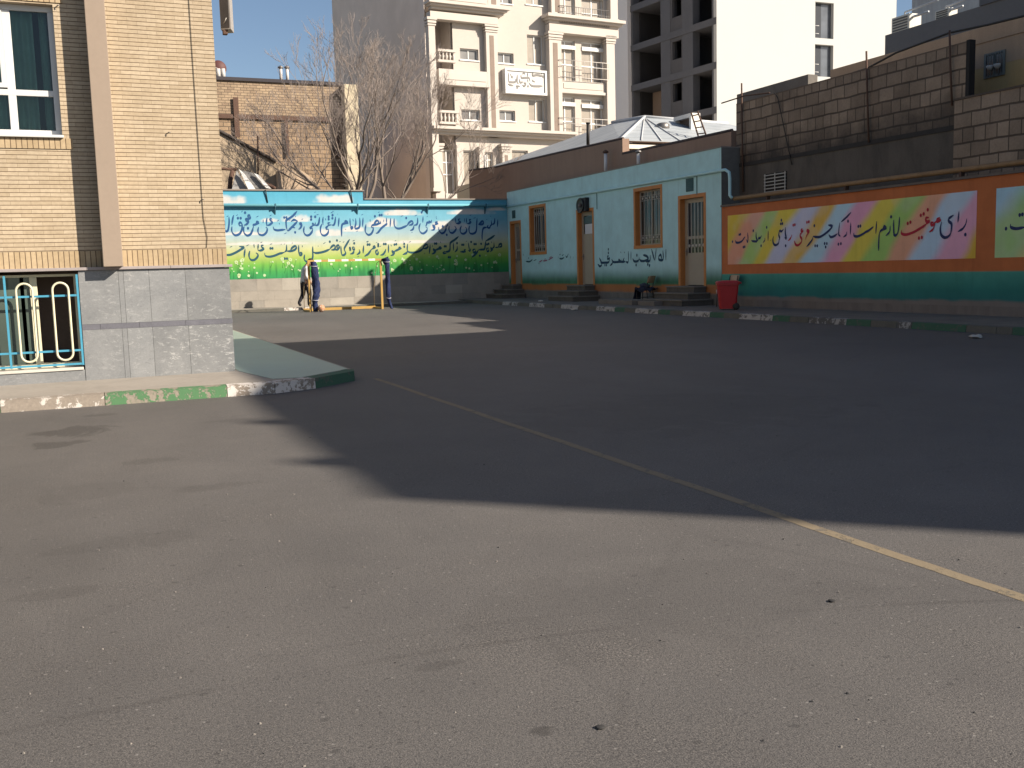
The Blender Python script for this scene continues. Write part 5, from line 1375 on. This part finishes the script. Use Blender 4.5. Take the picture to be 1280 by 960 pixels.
b = MB(); b.prism([(G4[0][0], 44, 0)]+G4+[(G4[-1][0], 44, 0)], (0, .4, 0)); b.build('gable', stained('mud_render', (.38, .30, .215), (.25, .19, .13), .95, .5), bh)
b = MB(); b.tube([(p[0], 43.95, p[2]+.03) for p in G4[:3]], .075, 6); b.build('coping', plain('dark_coping', (.06, .05, .045), .9, .3, 4), bh)
G5 = [tuple(onY(x, y, 43.4)) for x, y in ((347, 214), (366, 206), (393, 224), (396, 228))]
b = MB(); b.prism([(G5[0][0], 43.4, 0)]+G5+[(G5[-1][0], 43.4, 0)], (0, .4, 0)); b.build('lean_to', plain('smooth_tan_plaster', (.43, .33, .24), .9, .07, 1, .1), bh)
b = MB()
q0 = onY(322, 166, 43.6)
b.tube([tuple(onY(322, 170, 43.9)), tuple(onY(323, 245, 43.9))], .035, 6); b.build('drain_pipe', M['rust'], bh)
cs = thing('sheet_metal', 'crumpled white metal sheets leaning behind the top of the mural wall', 'sheet', (6.3, 39, 0))
P = [tuple(onY(x, y, 39.0)) for x, y in ((289, 240), (296, 213), (312, 240))]; P2 = [tuple(onY(x, y, 39.0)) for x, y in ((298, 212), (316, 216), (338, 236), (318, 240))]; P3 = [tuple(onY(x, y, 38.8)) for x, y in ((299, 212), (306, 218), (322, 240), (312, 240))]
for pp, c_ in ((P, 0), (P2, 1)):
    b = MB(); d_ = .05 if c_ else .08
    b.prism(pp, (0, d_, 0)); b.build('sheet', plain('dull_sheet', (.30, .29, .28), .5, .25, 6) if not c_ else plain('grey_sheet', (.20, .195, .19), .5, .3, 6), cs)
b = MB(); b.prism(P3, (0, .05, .02)); pe = [tuple(onY(x, y, 38.85)) for x, y in ((318, 217), (324, 219), (339, 236), (333, 235))]; b.prism(pe, (0, .05, .02)); b.build('bright_edge', plain('white_sheet', (.72, .70, .67), .5, .05), cs)
bm_ = thing('iron_beam', 'rusted bent iron beam sticking up over the mural wall by the brick corner', 'beam', (5.2, 39.5, 4.3))
b = MB(); b.tube([tuple(onY(x, y, 39.4)) for x, y in ((268, 211), (280, 211), (296, 212))], .06, 6); b.tube([tuple(onY(x, y, 39.4)) for x, y in ((291, 213), (288, 225), (287, 238))], .09, 6); b.tube([tuple(onY(x, y, 39.4)) for x, y in ((328, 229), (338, 232), (344, 236))], .08, 6); b.build('beam', M['rust'], bm_)

# ------------------------------------------------------------------ school block beyond the right of the frame (its roofline shades the yard)
sb = thing('school_wing', 'tall cream school wing standing right of the yard, mostly out of view', 'building', (16.6, 0, 0))
WX, WY0, WY1, WH = 16.62, -8.74, 4.66, 11.7
b = MB(); b.box(WX, WX+10, WY0, WY1, 0, WH); b.build('wall', M['brick_side'], sb)
b = MB(); b.box(WX, WX+8, WY1, 10.45, 0, 7.0); b.box(WX, WX+6, 10.45, 13.0, 0, 6.75); b.box(WX+1.8, WX+6, 8.6, 13.0, 6.76, 8.0); b.build('shadow_annex', M['brick_side'], sb)  # unseen boxes added to shape the yard shadow and block sun
b = MB()
for yy in (-5.65, -7.7):
    b = MB(); b.tube([(WX+.18, yy, WH), (WX+.18, yy, WH+.22)], .14, 10); b.build('roof_post', M['grey_metal'], sb)
for k in range(3):
    for j in range(4):
        b = MB(); yy = WY0+1.4+j*3.1; z = 1.6+k*3.0; b.box(WX-.03, WX+.01, yy, yy+1.7, z, z+1.5); wn = b.build('window', M['upvc'], sb)
        b = MB(); b.box(WX-.04, WX-.031, yy+.08, yy+.8, z+.08, z+1.42); b.box(WX-.04, WX-.031, yy+.9, yy+1.62, z+.08, z+1.42); b.build('pane', M['glass'], wn)
# ------------------------------------------------------------------ bare trees behind the mural wall
bark = [plain('grey_bark', (.19, .155, .13), .9, .3, 4), plain('reddish_bark', (.265, .22, .195), .9, .25, 4)]
def bare_tree(name_label, base, h, seed, lean=(0, 0), trunk=.12, dirs=((0, 0),), spread=.55, fork=1.6, cnts=(4, 4, 3, 3, 2)):
    """several limbs rising from a low fork, each dividing into thinner and thinner zigzag branches"""
    r = random.Random(seed); o = thing('bare_tree', name_label, 'tree', base, 'leafless trees behind the mural wall')
    tr, tw_ = MB(), MB()
    def grow(p, d, L, rad, lvl):
        n = max(3, int(L/.22) if lvl < 3 else 3); pts, rr, kids = [p], [rad], []; q, dd = p.copy(), d.copy(); bend = Vector((r.gauss(0, .05), r.gauss(0, .05), .02))
        end = rad*(.45 if lvl < 4 else .6)
        for i in range(n):
            dd = (dd+bend+Vector((r.gauss(0, .10), r.gauss(0, .10), r.gauss(.05, .05)))).normalized(); q = q+dd*(L/n)
            pts.append(q.copy()); rr.append(rad+(end-rad)*(i+1)/n); kids.append((q.copy(), dd.copy(), rr[-1]))
        (tr if lvl < 2 else tw_).tube(pts, rr, 7 if lvl < 2 else (5 if lvl < 3 else 3), caps=False)
        if lvl >= 5: return
        cnt = cnts[lvl]
        for k in range(cnt):
            i = min(n-1, max(0, int((.28+.72*(k+r.random())/cnt)*n))); kp, kd, kr = kids[i]
            e = kd.orthogonal().normalized(); e.rotate(Matrix.Rotation(r.uniform(0, 6.283), 3, kd))
            nd_ = (kd+e*math.tan(spread*r.uniform(.75, 1.5))+Vector((0, 0, .10))).normalized()
            grow(kp, nd_, L*r.uniform(.46, .72)*(1.15-.3*i/n), max(.0065, kr*.62), lvl+1)
        grow(kids[-1][0], kids[-1][1], L*.5, kids[-1][2], lvl+1)
    b0 = Vector(base); top = b0+Vector((0, 0, fork)); tr.tube([b0, b0+Vector((.02, 0, fork*.5)), top], [trunk*1.5, trunk*1.25, trunk*1.1], 9, caps=False)
    for k, (dx, dy) in enumerate(dirs):
        d0 = Vector((dx, dy, 1)).normalized()
        grow(top-Vector((0, 0, .15)), d0, (h-fork)*r.uniform(.6, .7), trunk*r.uniform(.6, .85), 0)
    tr.build('trunk', bark[0], o, fix=False); tw_.build('twigs', bark[1], o, fix=False)
    return o
def tb(px, Y): q = onY(px, 240, Y); return (q[0], Y, 0.0)
bare_tree('tall pale leafless tree leaning left across the brick house, its top against the sky', tb(455, 40.5), 9.5, 12, (-.2, .05), .13, ((-.16, .05), (-.42, .1), (-.75, -.05), (-.28, -.2)), .40, 2.6, (4, 3, 3, 3, 2))
bare_tree('leafless tree spreading against the shaded flank of the apartment building', tb(482, 42.0), 8.9, 23, (.06, 0), .12, ((.02, 0), (.34, .1), (.72, .05)), .44, 3.2, (3, 3, 3, 3, 2))
bare_tree('smaller leafless tree low in front of the brick house, left of the others', tb(372, 45.6), 7.9, 31, (-.04, 0), .075, ((-.1, 0), (.25, .1)), .40, 2.4, (3, 3, 3, 3, 2))
bare_tree('small leafless tree whose twigs cross the lower windows of the cream apartment building', tb(515, 41.2), 7.6, 47, (.16, 0), .08, ((.1, 0), (.5, .1)), .48, 2.6, (3, 3, 3, 3, 2))

# ------------------------------------------------------------------ goal
gl_ = thing('goal', 'small yellow and white striped football goal with its blue net bundled against the posts', 'goal', (8.2, 33.6, 0))
GY = 33.35; GB = GY+1.05
gl0, gl1 = onY(387, 360, GY)[0], onY(477, 360, GY)[0]; GH = 1.70; pr = .034
yel = plain('worn_yellow_paint', (.40, .25, .075), .5, .15, 6, .2); whp = plain('white_post_paint', (.72, .70, .64), .5, .06, 6, .1)
for x in (gl0, gl1):
    b = MB(); b.box(x-pr, x+pr, GY-pr, GY+pr, 0, GH-pr-.001); b.build('post', yel, gl_)
n = 11; cb = [MB(), MB()]
for k in range(n):
    a, c = gl0-pr+(gl1-gl0+2*pr)*k/n, gl0-pr+(gl1-gl0+2*pr)*(k+1)/n; cb[k % 2].box(a, c-.001, GY-pr, GY+pr, GH-pr, GH+pr)
cbo = cb[0].build('crossbar', yel, gl_); cb[1].build('stripe', whp, cbo)
b = MB(); b.box(gl0-pr, gl1+pr, GB-.03, GB+.03, .0, .09); b.build('rear_ground_bar', yel, gl_)
for x in (gl0, gl1):
    b = MB(); b.box(x-.028, x+.028, GY+pr+.001, GB-.031, .0, .06); b.build('side_ground_bar', yel, gl_)
    b = MB(); b.tube([(x, GY+.02, GH-.03), (x, GY+.5, GH-.12), (x, GB-.05, .75), (x, GB, .08)], .010, 6); b.build('back_stay', plain('dull_stay', (.26, .2, .12), .6), gl_)
netm = N('blue_net_bundle'); nz = netm.noise(26, 4, .7, netm.map(netm.co(), (1, 1, .35))); netm.bump(nz, .9, .03)
netm.out(netm.ramp(nz, [(.3, (.008, .013, .04)), (.55, (.02, .03, .085)), (.78, (.045, .06, .14))]), .9)
def bundle(path, rad, seed, name='net_bundle'):
    r = random.Random(seed); q = MB(); pts = []; 
    P = catmull(path, 6); k = len(P); R_ = [float(np.interp(i/(k-1), *zip(*rad)))*(1+.05*math.sin(i*1.9+seed)+r.uniform(-.03, .03)) for i in range(k)]
    n_ = 12; vs_, fs = [], []
    for i, p in enumerate(P):
        for j in range(n_):
            a = 2*math.pi*j/n_; rr = R_[i]*(1+.16*math.sin(3*a+i*.5)+r.uniform(-.06, .06)); vs_.append((p[0]+rr*math.cos(a), p[1]+rr*math.sin(a), p[2]))
    for i in range(k-1):
        for j in range(n_): j2 = (j+1) % n_; fs.append((i*n_+j, i*n_+j2, (i+1)*n_+j2, (i+1)*n_+j))
    fs += [tuple(range(n_))[::-1], tuple((k-1)*n_+j for j in range(n_))]
    q.add(vs_, fs, 0, True); o = q.build(name, netm.m, gl_)
    for t in (.12, .74):
        q = MB(); i = int(t*(k-1)); p = P[i]; q.tube([(p[0]+R_[i]*1.08*math.cos(a), p[1]+R_[i]*1.08*math.sin(a), p[2]+.02*math.sin(a)) for a in np.linspace(0, 6.283, 13)[:-1]], .012, 5, closed=True)
        q.build('tie', plain('pale_cord', (.4, .4, .45), .8), o)
gx = lambda px, py: onY(px, py, GY-.06)
L1 = [tuple(gx(x, y)) for x, y in ((391.5, 327), (393, 338), (395, 352), (395, 368), (394, 378), (394.3, 389.5))]
bundle(L1, [(0, .085), (.15, .12), (.5, .125), (.75, .10), (.9, .085), (1, .075)], 3)
L2 = [tuple(gx(x, y)) for x, y in ((482.5, 323), (484, 332), (484.8, 350), (485.3, 364), (486.5, 376), (490, 386.5))]
bundle(L2, [(0, .13), (.12, .09), (.2, .075), (.6, .085), (.7, .07), (1, .045)], 9)
q = MB(); q.prism([tuple(gx(477, 324)), tuple(gx(485.5, 320.5)), tuple(gx(485.5, 330)), tuple(gx(481, 331))], (0, .08, 0)); q.build('net_corner', netm.m, gl_)

# ball
bc = onZ(402, 389.8, .0); bl_ = thing('ball', 'small orange and cream ball lying by the foot of the left goal post', 'ball', tuple(bc))
bm = bmesh.new(); bmesh.ops.create_icosphere(bm, subdivisions=3, radius=.12)
for v in bm.verts: v.co += Vector((bc[0], bc[1], .12))
q = MB(); q.bm(bm, 0, True); bq = N('ball_skin'); vv = bq.n('TexVoronoi'); vv.inputs['Scale'].default_value = 9; bq.l(bq.co(), vv.inputs['Vector'])
bq.out(bq.mix(bq.ramp(vv.outputs['Distance'], [(.35, 0.0), (.4, 1.0)]), (.60, .44, .32), (.42, .22, .13)), .5); q.build('skin', bq.m, bl_)

# ------------------------------------------------------------------ person walking behind the left goal post
def skin_mesh(name, verts, edges, mats, parent, face_mat, sub=2):
    off = basis(parent); me = bpy.data.meshes.new(name)
    me.from_pydata([(v[0]-off.x, v[1]-off.y, v[2]-off.z) for v in verts], edges, [])
    o = bpy.data.objects.new(name, me); COL.objects.link(o); o.parent = parent
    md = o.modifiers.new('skin', 'SKIN'); md.use_smooth_shade = True
    for i, v in enumerate(verts):
        sv = me.skin_vertices[0].data[i]; sv.radius = (v[3], v[4] if len(v) > 4 else v[3]); sv.use_root = (i == 0)
    s = o.modifiers.new('sub', 'SUBSURF'); s.levels = s.render_levels = sub
    dg_ = bpy.context.evaluated_depsgraph_get(); dg_.update(); nm = bpy.data.meshes.new_from_object(o.evaluated_get(dg_))
    o.modifiers.clear(); o.data = nm; nm.name = name
    for m_ in mats: nm.materials.append(m_)
    for p in nm.polygons: p.use_smooth = True; p.material_index = face_mat(p.center+off)
    return o
PX0 = float(onY(381.5, 360, 35.45)[0]); PYY = 35.45; S = 1.0
pe = thing('person', 'person in a grey shirt and dark trousers walking behind the left goal post, head bowed', 'person', (PX0, PYY, .09))
Zp = .09
def pv(x, y, z, r, r2=None): k = 1.0 if r < .03 else 1.22; return (PX0+x, PYY+y, Zp+z, r*k, (r2 or r)*k)
V = [pv(0, 0, .92, .125, .155), pv(.0, 0, 1.08, .115, .145), pv(.03, 0, 1.28, .125, .175), pv(.06, 0, 1.42, .10, .17), pv(.11, 0, 1.50, .055, .06), pv(.19, 0, 1.56, .075, .07), pv(.25, 0, 1.60, .095, .082), pv(.28, 0, 1.66, .085, .078),
     # front leg (+x), rear leg
     pv(.05, -.09, .82, .095), pv(.13, -.09, .48, .068), pv(.08, -.09, .10, .045), pv(.20, -.09, .045, .04),
     pv(-.05, .09, .82, .095), pv(-.06, .09, .48, .068), pv(-.24, .09, .16, .045), pv(-.16, .09, .06, .04),
     # arms
     pv(.06, -.20, 1.38, .06), pv(.0, -.25, 1.12, .045), pv(.14, -.26, .92, .034), pv(.17, -.265, .86, .026),
     pv(.06, .20, 1.38, .06), pv(.05, .26, 1.12, .045), pv(.20, .22, .95, .034), pv(.24, .21, .90, .026)]
Ed = [(0, 1), (1, 2), (2, 3), (3, 4), (4, 5), (5, 6), (6, 7), (0, 8), (8, 9), (9, 10), (10, 11), (0, 12), (12, 13), (13, 14), (14, 15), (3, 16), (16, 17), (17, 18), (18, 19), (3, 20), (20, 21), (21, 22), (22, 23)]
for side, wrist, dxs in ((-1, 19, (.02, .045, .055, .05)), (1, 23, (.02, .045, .055, .05))):
    wx_, wy_, wz_ = V[wrist][0]-PX0, V[wrist][1]-PYY, V[wrist][2]-Zp
    for k, (oy, L_f) in enumerate(((-.028, .062), (-.010, .075), (.010, .070), (.027, .055))):
        i0 = len(V); V.append(pv(wx_+.02, wy_+oy*.7, wz_-.045, .010)); V.append(pv(wx_+.03, wy_+oy, wz_-.045-L_f*.5, .009)); V.append(pv(wx_+.02, wy_+oy, wz_-.045-L_f, .008))
        Ed += [(wrist, i0), (i0, i0+1), (i0+1, i0+2)]
    i0 = len(V); V.append(pv(wx_+.03, wy_-.02, wz_-.01, .011)); V.append(pv(wx_+.055, wy_-.025, wz_-.045, .009)); Ed += [(wrist, i0), (i0, i0+1)]
skin_c = plain('skin', (.42, .26, .18), .6, .05); shirt = plain('grey_shirt_cloth', (.52, .53, .56), .9, .1, 9); trs = plain('dark_trousers', (.022, .022, .028), .9, .2, 6); shoe = plain('dark_shoes', (.018, .016, .018), .6)
def pm_(c):
    x, y, z = c.x-PX0, c.y-PYY, c.z-Zp
    if z < .13 and not (x < -.2 and z > .12): return 3
    if z > 1.47: return 0
    if z < .90 and abs(y) < .185 : return 2
    if abs(y) > .185 and z < .99: return 0
    return 1
skin_mesh('body', V, Ed, [skin_c, shirt, trs, shoe], pe, pm_)
hair = MB(); bm = bmesh.new(); bmesh.ops.create_icosphere(bm, subdivisions=3, radius=.1)
for v in list(bm.verts):
    c = v.co.copy(); v.co = Vector((PX0+.235+c.x*1.02, PYY+c.y*.93, Zp+1.645+c.z*.92))
bmesh.ops.delete(bm, geom=[v for v in bm.verts if (v.co.x-PX0-.235) > .045 and v.co.z < Zp+1.67 or v.co.z < Zp+1.585], context='VERTS')
hair.bm(bm, 0, True); hair.build('hair', plain('black_hair', (.012, .010, .009), .6), pe)
b = MB()
for sgn in (-1, 1):
    bm = bmesh.new(); bmesh.ops.create_uvsphere(bm, u_segments=8, v_segments=6, radius=.012)
    for v in bm.verts: v.co += Vector((PX0+.335, PYY+sgn*.032, Zp+1.615))
    b.bm(bm, 0, True)
b.build('eyes', plain('eye', (.02, .015, .012), .3), pe)
b = MB(); b.add([(PX0+.335, PYY-.014, Zp+1.60), (PX0+.335, PYY+.014, Zp+1.60), (PX0+.365, PYY, Zp+1.575), (PX0+.335, PYY, Zp+1.64)], [(0, 1, 2), (0, 2, 3), (1, 3, 2), (0, 3, 1)], 0, True); b.build('nose', skin_c, pe)

# ------------------------------------------------------------------ bin
bi = onZ(905, 388, KZ); cxb, cyb = float(bi[0])+.28, float(bi[1])+.25
bn = thing('rubbish_bin', 'red plastic wheeled bin with a domed lid at the end of the turquoise building', 'bin', (cxb, cyb, KZ))
red = plain('red_plastic', (.40, .018, .022), .4, .1, 5, .15, .5)
def rrect(hx, hy, z, k=4, rad=.06):
    out = []
    for (sx, sy, a0) in ((1, 1, 0), (-1, 1, 90), (-1, -1, 180), (1, -1, 270)):
        for j in range(k+1):
            a = math.radians(a0+90*j/k); out.append((cxb+sx*(hx-rad)+rad*math.cos(a), cyb+sy*(hy-rad)+rad*math.sin(a), KZ+z))
    return out
def loft(rings, mb, mi=0):
    n_ = len(rings[0]); vs_ = [p for r_ in rings for p in r_]; fs = [(i*n_+j, i*n_+(j+1) % n_, (i+1)*n_+(j+1) % n_, (i+1)*n_+j) for i in range(len(rings)-1) for j in range(n_)]
    fs += [tuple(range(n_))[::-1], tuple((len(rings)-1)*n_+j for j in range(n_))]; return mb.add(vs_, fs, mi, False)
BROT = math.radians(-32)
def brot(mb):
    c, s_ = math.cos(BROT), math.sin(BROT); mb.v = [(cxb+(x-cxb)*c-(y-cyb)*s_, cyb+(x-cxb)*s_+(y-cyb)*c, z) for x, y, z in mb.v]; return mb
q = MB(); loft([rrect(.20, .20, .03), rrect(.255, .24, .60), rrect(.275, .262, .605), rrect(.275, .262, .645)], q); brot(q).build('body', red, bn)
q = MB(); loft([rrect(.29, .275, .648), rrect(.29, .275, .668), rrect(.25, .24, .70), rrect(.14, .14, .715)], q); q.box(cxb+.26, cxb+.32, cyb-.2, cyb+.2, KZ+.63, KZ+.67); brot(q).build('lid', red, bn)
for sgn in (-1, 1):
    q = MB(); q.lathe([(.03, -.025), (.08, -.02), (.085, 0), (.08, .02), (.03, .025)], (cxb+.19, cyb+sgn*.235, KZ+.085), 16, 0, 'y'); brot(q).build('wheel', M['cable'], bn)
q = MB(); hx = cxb-.262
for (dy, dz, s_) in ((-.02, .44, .05), (.04, .44, .045)): q.tube([(hx+.012, cyb+dy, KZ+dz-.05), (hx+.004, cyb+dy+.015, KZ+dz+.0), (hx+.0, cyb+dy, KZ+dz+.05)], .010, 5)
brot(q).build('mark', plain('white_print', (.6, .55, .52), .6), bn)
# ------------------------------------------------------------------ school chairs
steel = plain('dark_steel_tube', (.03, .03, .032), .5, .2, 8, .2, .5, .3); ply = plain('worn_plywood', (.40, .265, .155), .6, .15, 4, .25)
def chair(label, x, y, rot, woodk=ply):
    o = thing('chair', label, 'chair', (x, y, KZ), 'wooden school chairs'); ca, sa = math.cos(rot), math.sin(rot)
    T_ = lambda a, b_, z: (x+a*ca-b_*sa, y+a*sa+b_*ca, KZ+z)     # a: forward, b: left
    q = MB()
    for (a0, b0) in ((.17, .17), (.17, -.17)):
        q = MB(); q.tube([T_(a0+.02, b0, 0), T_(a0, b0, .40)], .012, 8); q.build('leg', steel, o)
    for b0 in (.17, -.17):
        q = MB(); q.tube([T_(-.22, b0, 0), T_(-.17, b0, .40), T_(-.20, b0, .62), T_(-.24, b0, .80)], .012, 8); q.build('leg', steel, o)
    q = MB(); q.tube([T_(.17, .17, .39), T_(.17, -.17, .39), T_(-.17, -.17, .39), T_(-.17, .17, .39)], .011, 6, closed=True); q.tube([T_(.18, .17, .18), T_(-.19, .17, .18)], .009, 6); q.tube([T_(.18, -.17, .18), T_(-.19, -.17, .18)], .009, 6); q.build('seat_frame', steel, o)
    q = MB(); q.hexa([T_(-.19, -.19, .405), T_(.20, -.19, .405), T_(.20, .19, .405), T_(-.19, .19, .405), T_(-.19, -.19, .42), T_(.20, -.19, .425), T_(.20, .19, .425), T_(-.19, .19, .42)]); q.build('seat', woodk, o)
    q = MB(); n_ = 7; vs_, fs = [], []
    prof = [(.60, .165), (.63, .195), (.74, .20), (.80, .185), (.82, .15)]
    for zz, hw in prof:
        for j in range(n_):
            t = -1+2*j/(n_-1); aa = -.185-.16*(zz-.6)/.4-.035*(1-t*t); vs_ += [T_(aa, hw*t, zz), T_(aa-.014, hw*t, zz)]
    for i in range(len(prof)-1):
        for j in range(n_-1):
            a = (i*n_+j)*2; b_ = a+2; c = ((i+1)*n_+j)*2; d = c+2; fs += [(a, b_, d, c), (a+1, c+1, d+1, b_+1)]
    for j in range(n_-1):
        a = j*2; fs.append((a, a+1, a+3, a+2)); a = ((len(prof)-1)*n_+j)*2; fs.append((a, a+2, a+3, a+1))
    for i in range(len(prof)-1):
        for jj in (0, n_-1): a = (i*n_+jj)*2; c = ((i+1)*n_+jj)*2; fs.append((a, c, c+1, a+1))
    q.add(vs_, fs, 0, True); q.build('backrest', woodk, o); return o
ch = onZ(806, 379, KZ); chair('wooden backed school chair with dark clothes piled on its seat, under the large window', float(ch[0]), float(ch[1]), math.radians(118))
c2 = onZ(912, 385, KZ); chair('wooden backed school chair half hidden behind the red bin', XR-.42, float(onX(908, 350, XR-.42)[1]), math.radians(180), plain('pale_plywood', (.44, .33, .22), .6, .12, 4, .2))
# dark jacket / bag draped over the seat
cx_, cy_ = float(ch[0]), float(ch[1])
jk = thing('jacket', 'dark navy jacket draped over the seat of the school chair under the large window', 'jacket', (cx_, cy_, KZ+.43))
bm = bmesh.new(); bmesh.ops.create_grid(bm, x_segments=26, y_segments=26, size=.5); r = random.Random(2)
rot = math.radians(118); ca, sa = math.cos(rot), math.sin(rot)
for v in bm.verts:
    a, b_ = v.co.x*1.0+.16, v.co.y*.50+.03; da = max(0, a-.22)+max(0, -.2-a)*.2; db = max(0, abs(b_)-.20)
    z = .455+.05*math.sin(a*17+b_*7)*math.cos(b_*13)+.05*math.exp(-((a/.15)**2+(b_/.15)**2))
    drop = da*.98+db*.98; sgn = 1 if b_ > 0 else -1
    aa = min(a, .225)+da*.1; bb_ = sgn*(min(abs(b_), .205)+db*.1)
    f = .018*math.sin(b_*42+a*8) if da > .02 else 0.0; g_ = .018*math.sin(a*40) if db > .02 else 0
    z -= drop*(.9+.12*math.sin(b_*5)); aa += f; bb_ += g_
    z = max(z, .06)
    v.co = Vector((cx_+aa*ca-bb_*sa, cy_+aa*sa+bb_*ca, KZ+z))
sol = bmesh.ops.solidify(bm, geom=bm.faces[:], thickness=.012)
q = MB(); q.bm(bm, 0, True); q.build('cloth', plain('navy_cloth', (.018, .022, .04), .95, .3, 10), jk)
q = MB(); q.tube([(cx_-.1, cy_+.1, KZ+.52), (cx_+.0, cy_+.02, KZ+.55), (cx_+.12, cy_-.08, KZ+.50)], [.06, .07, .05], 10); q.build('sleeve', plain('greyer_cloth', (.05, .06, .085), .95, .3, 10), jk)

# scraps of litter along the right kerb
for px, py, lab in ((676, 377, 'crumpled pale scrap of litter on the far part of the right pavement'), (718, 387.5, 'pale scrap of paper lying against the right kerb below the middle steps'), (1220, 422, 'small pale scrap at the near end of the right kerb')):
    c = onZ(px, py, KZ if py < 387 else .01); r = random.Random(px); bm = bmesh.new(); bmesh.ops.create_icosphere(bm, subdivisions=2, radius=.09)
    for v in bm.verts: v.co = Vector((c[0]+v.co.x*r.uniform(.7, 1.3), c[1]+v.co.y*r.uniform(.8, 1.6), c[2]+.02+max(-.02, v.co.z*r.uniform(.15, .55))))
    q = MB(); q.bm(bm); o = q.build('litter', plain('pale_litter', (.5, .47, .42), .8)); tag(o, lab, 'litter', 'scraps of litter')
for px, py, lab in ((1040, 752, 'small dark stone on the sunlit asphalt near the bottom right'), (750, 910, 'dark pebble on the asphalt at the bottom centre')):
    c = onZ(px, py, 0); r = random.Random(px); bm = bmesh.new(); bmesh.ops.create_icosphere(bm, subdivisions=2, radius=.013)
    for v in bm.verts: v.co = Vector((c[0]+v.co.x*r.uniform(.8, 1.4), c[1]+v.co.y*r.uniform(.8, 1.3), .004+max(-.004, v.co.z*r.uniform(.1, .3))))
    q = MB(); q.bm(bm, 0, True); tag(q.build('stone', plain('dark_stone', (.035, .034, .034), .9)), lab, 'stone')
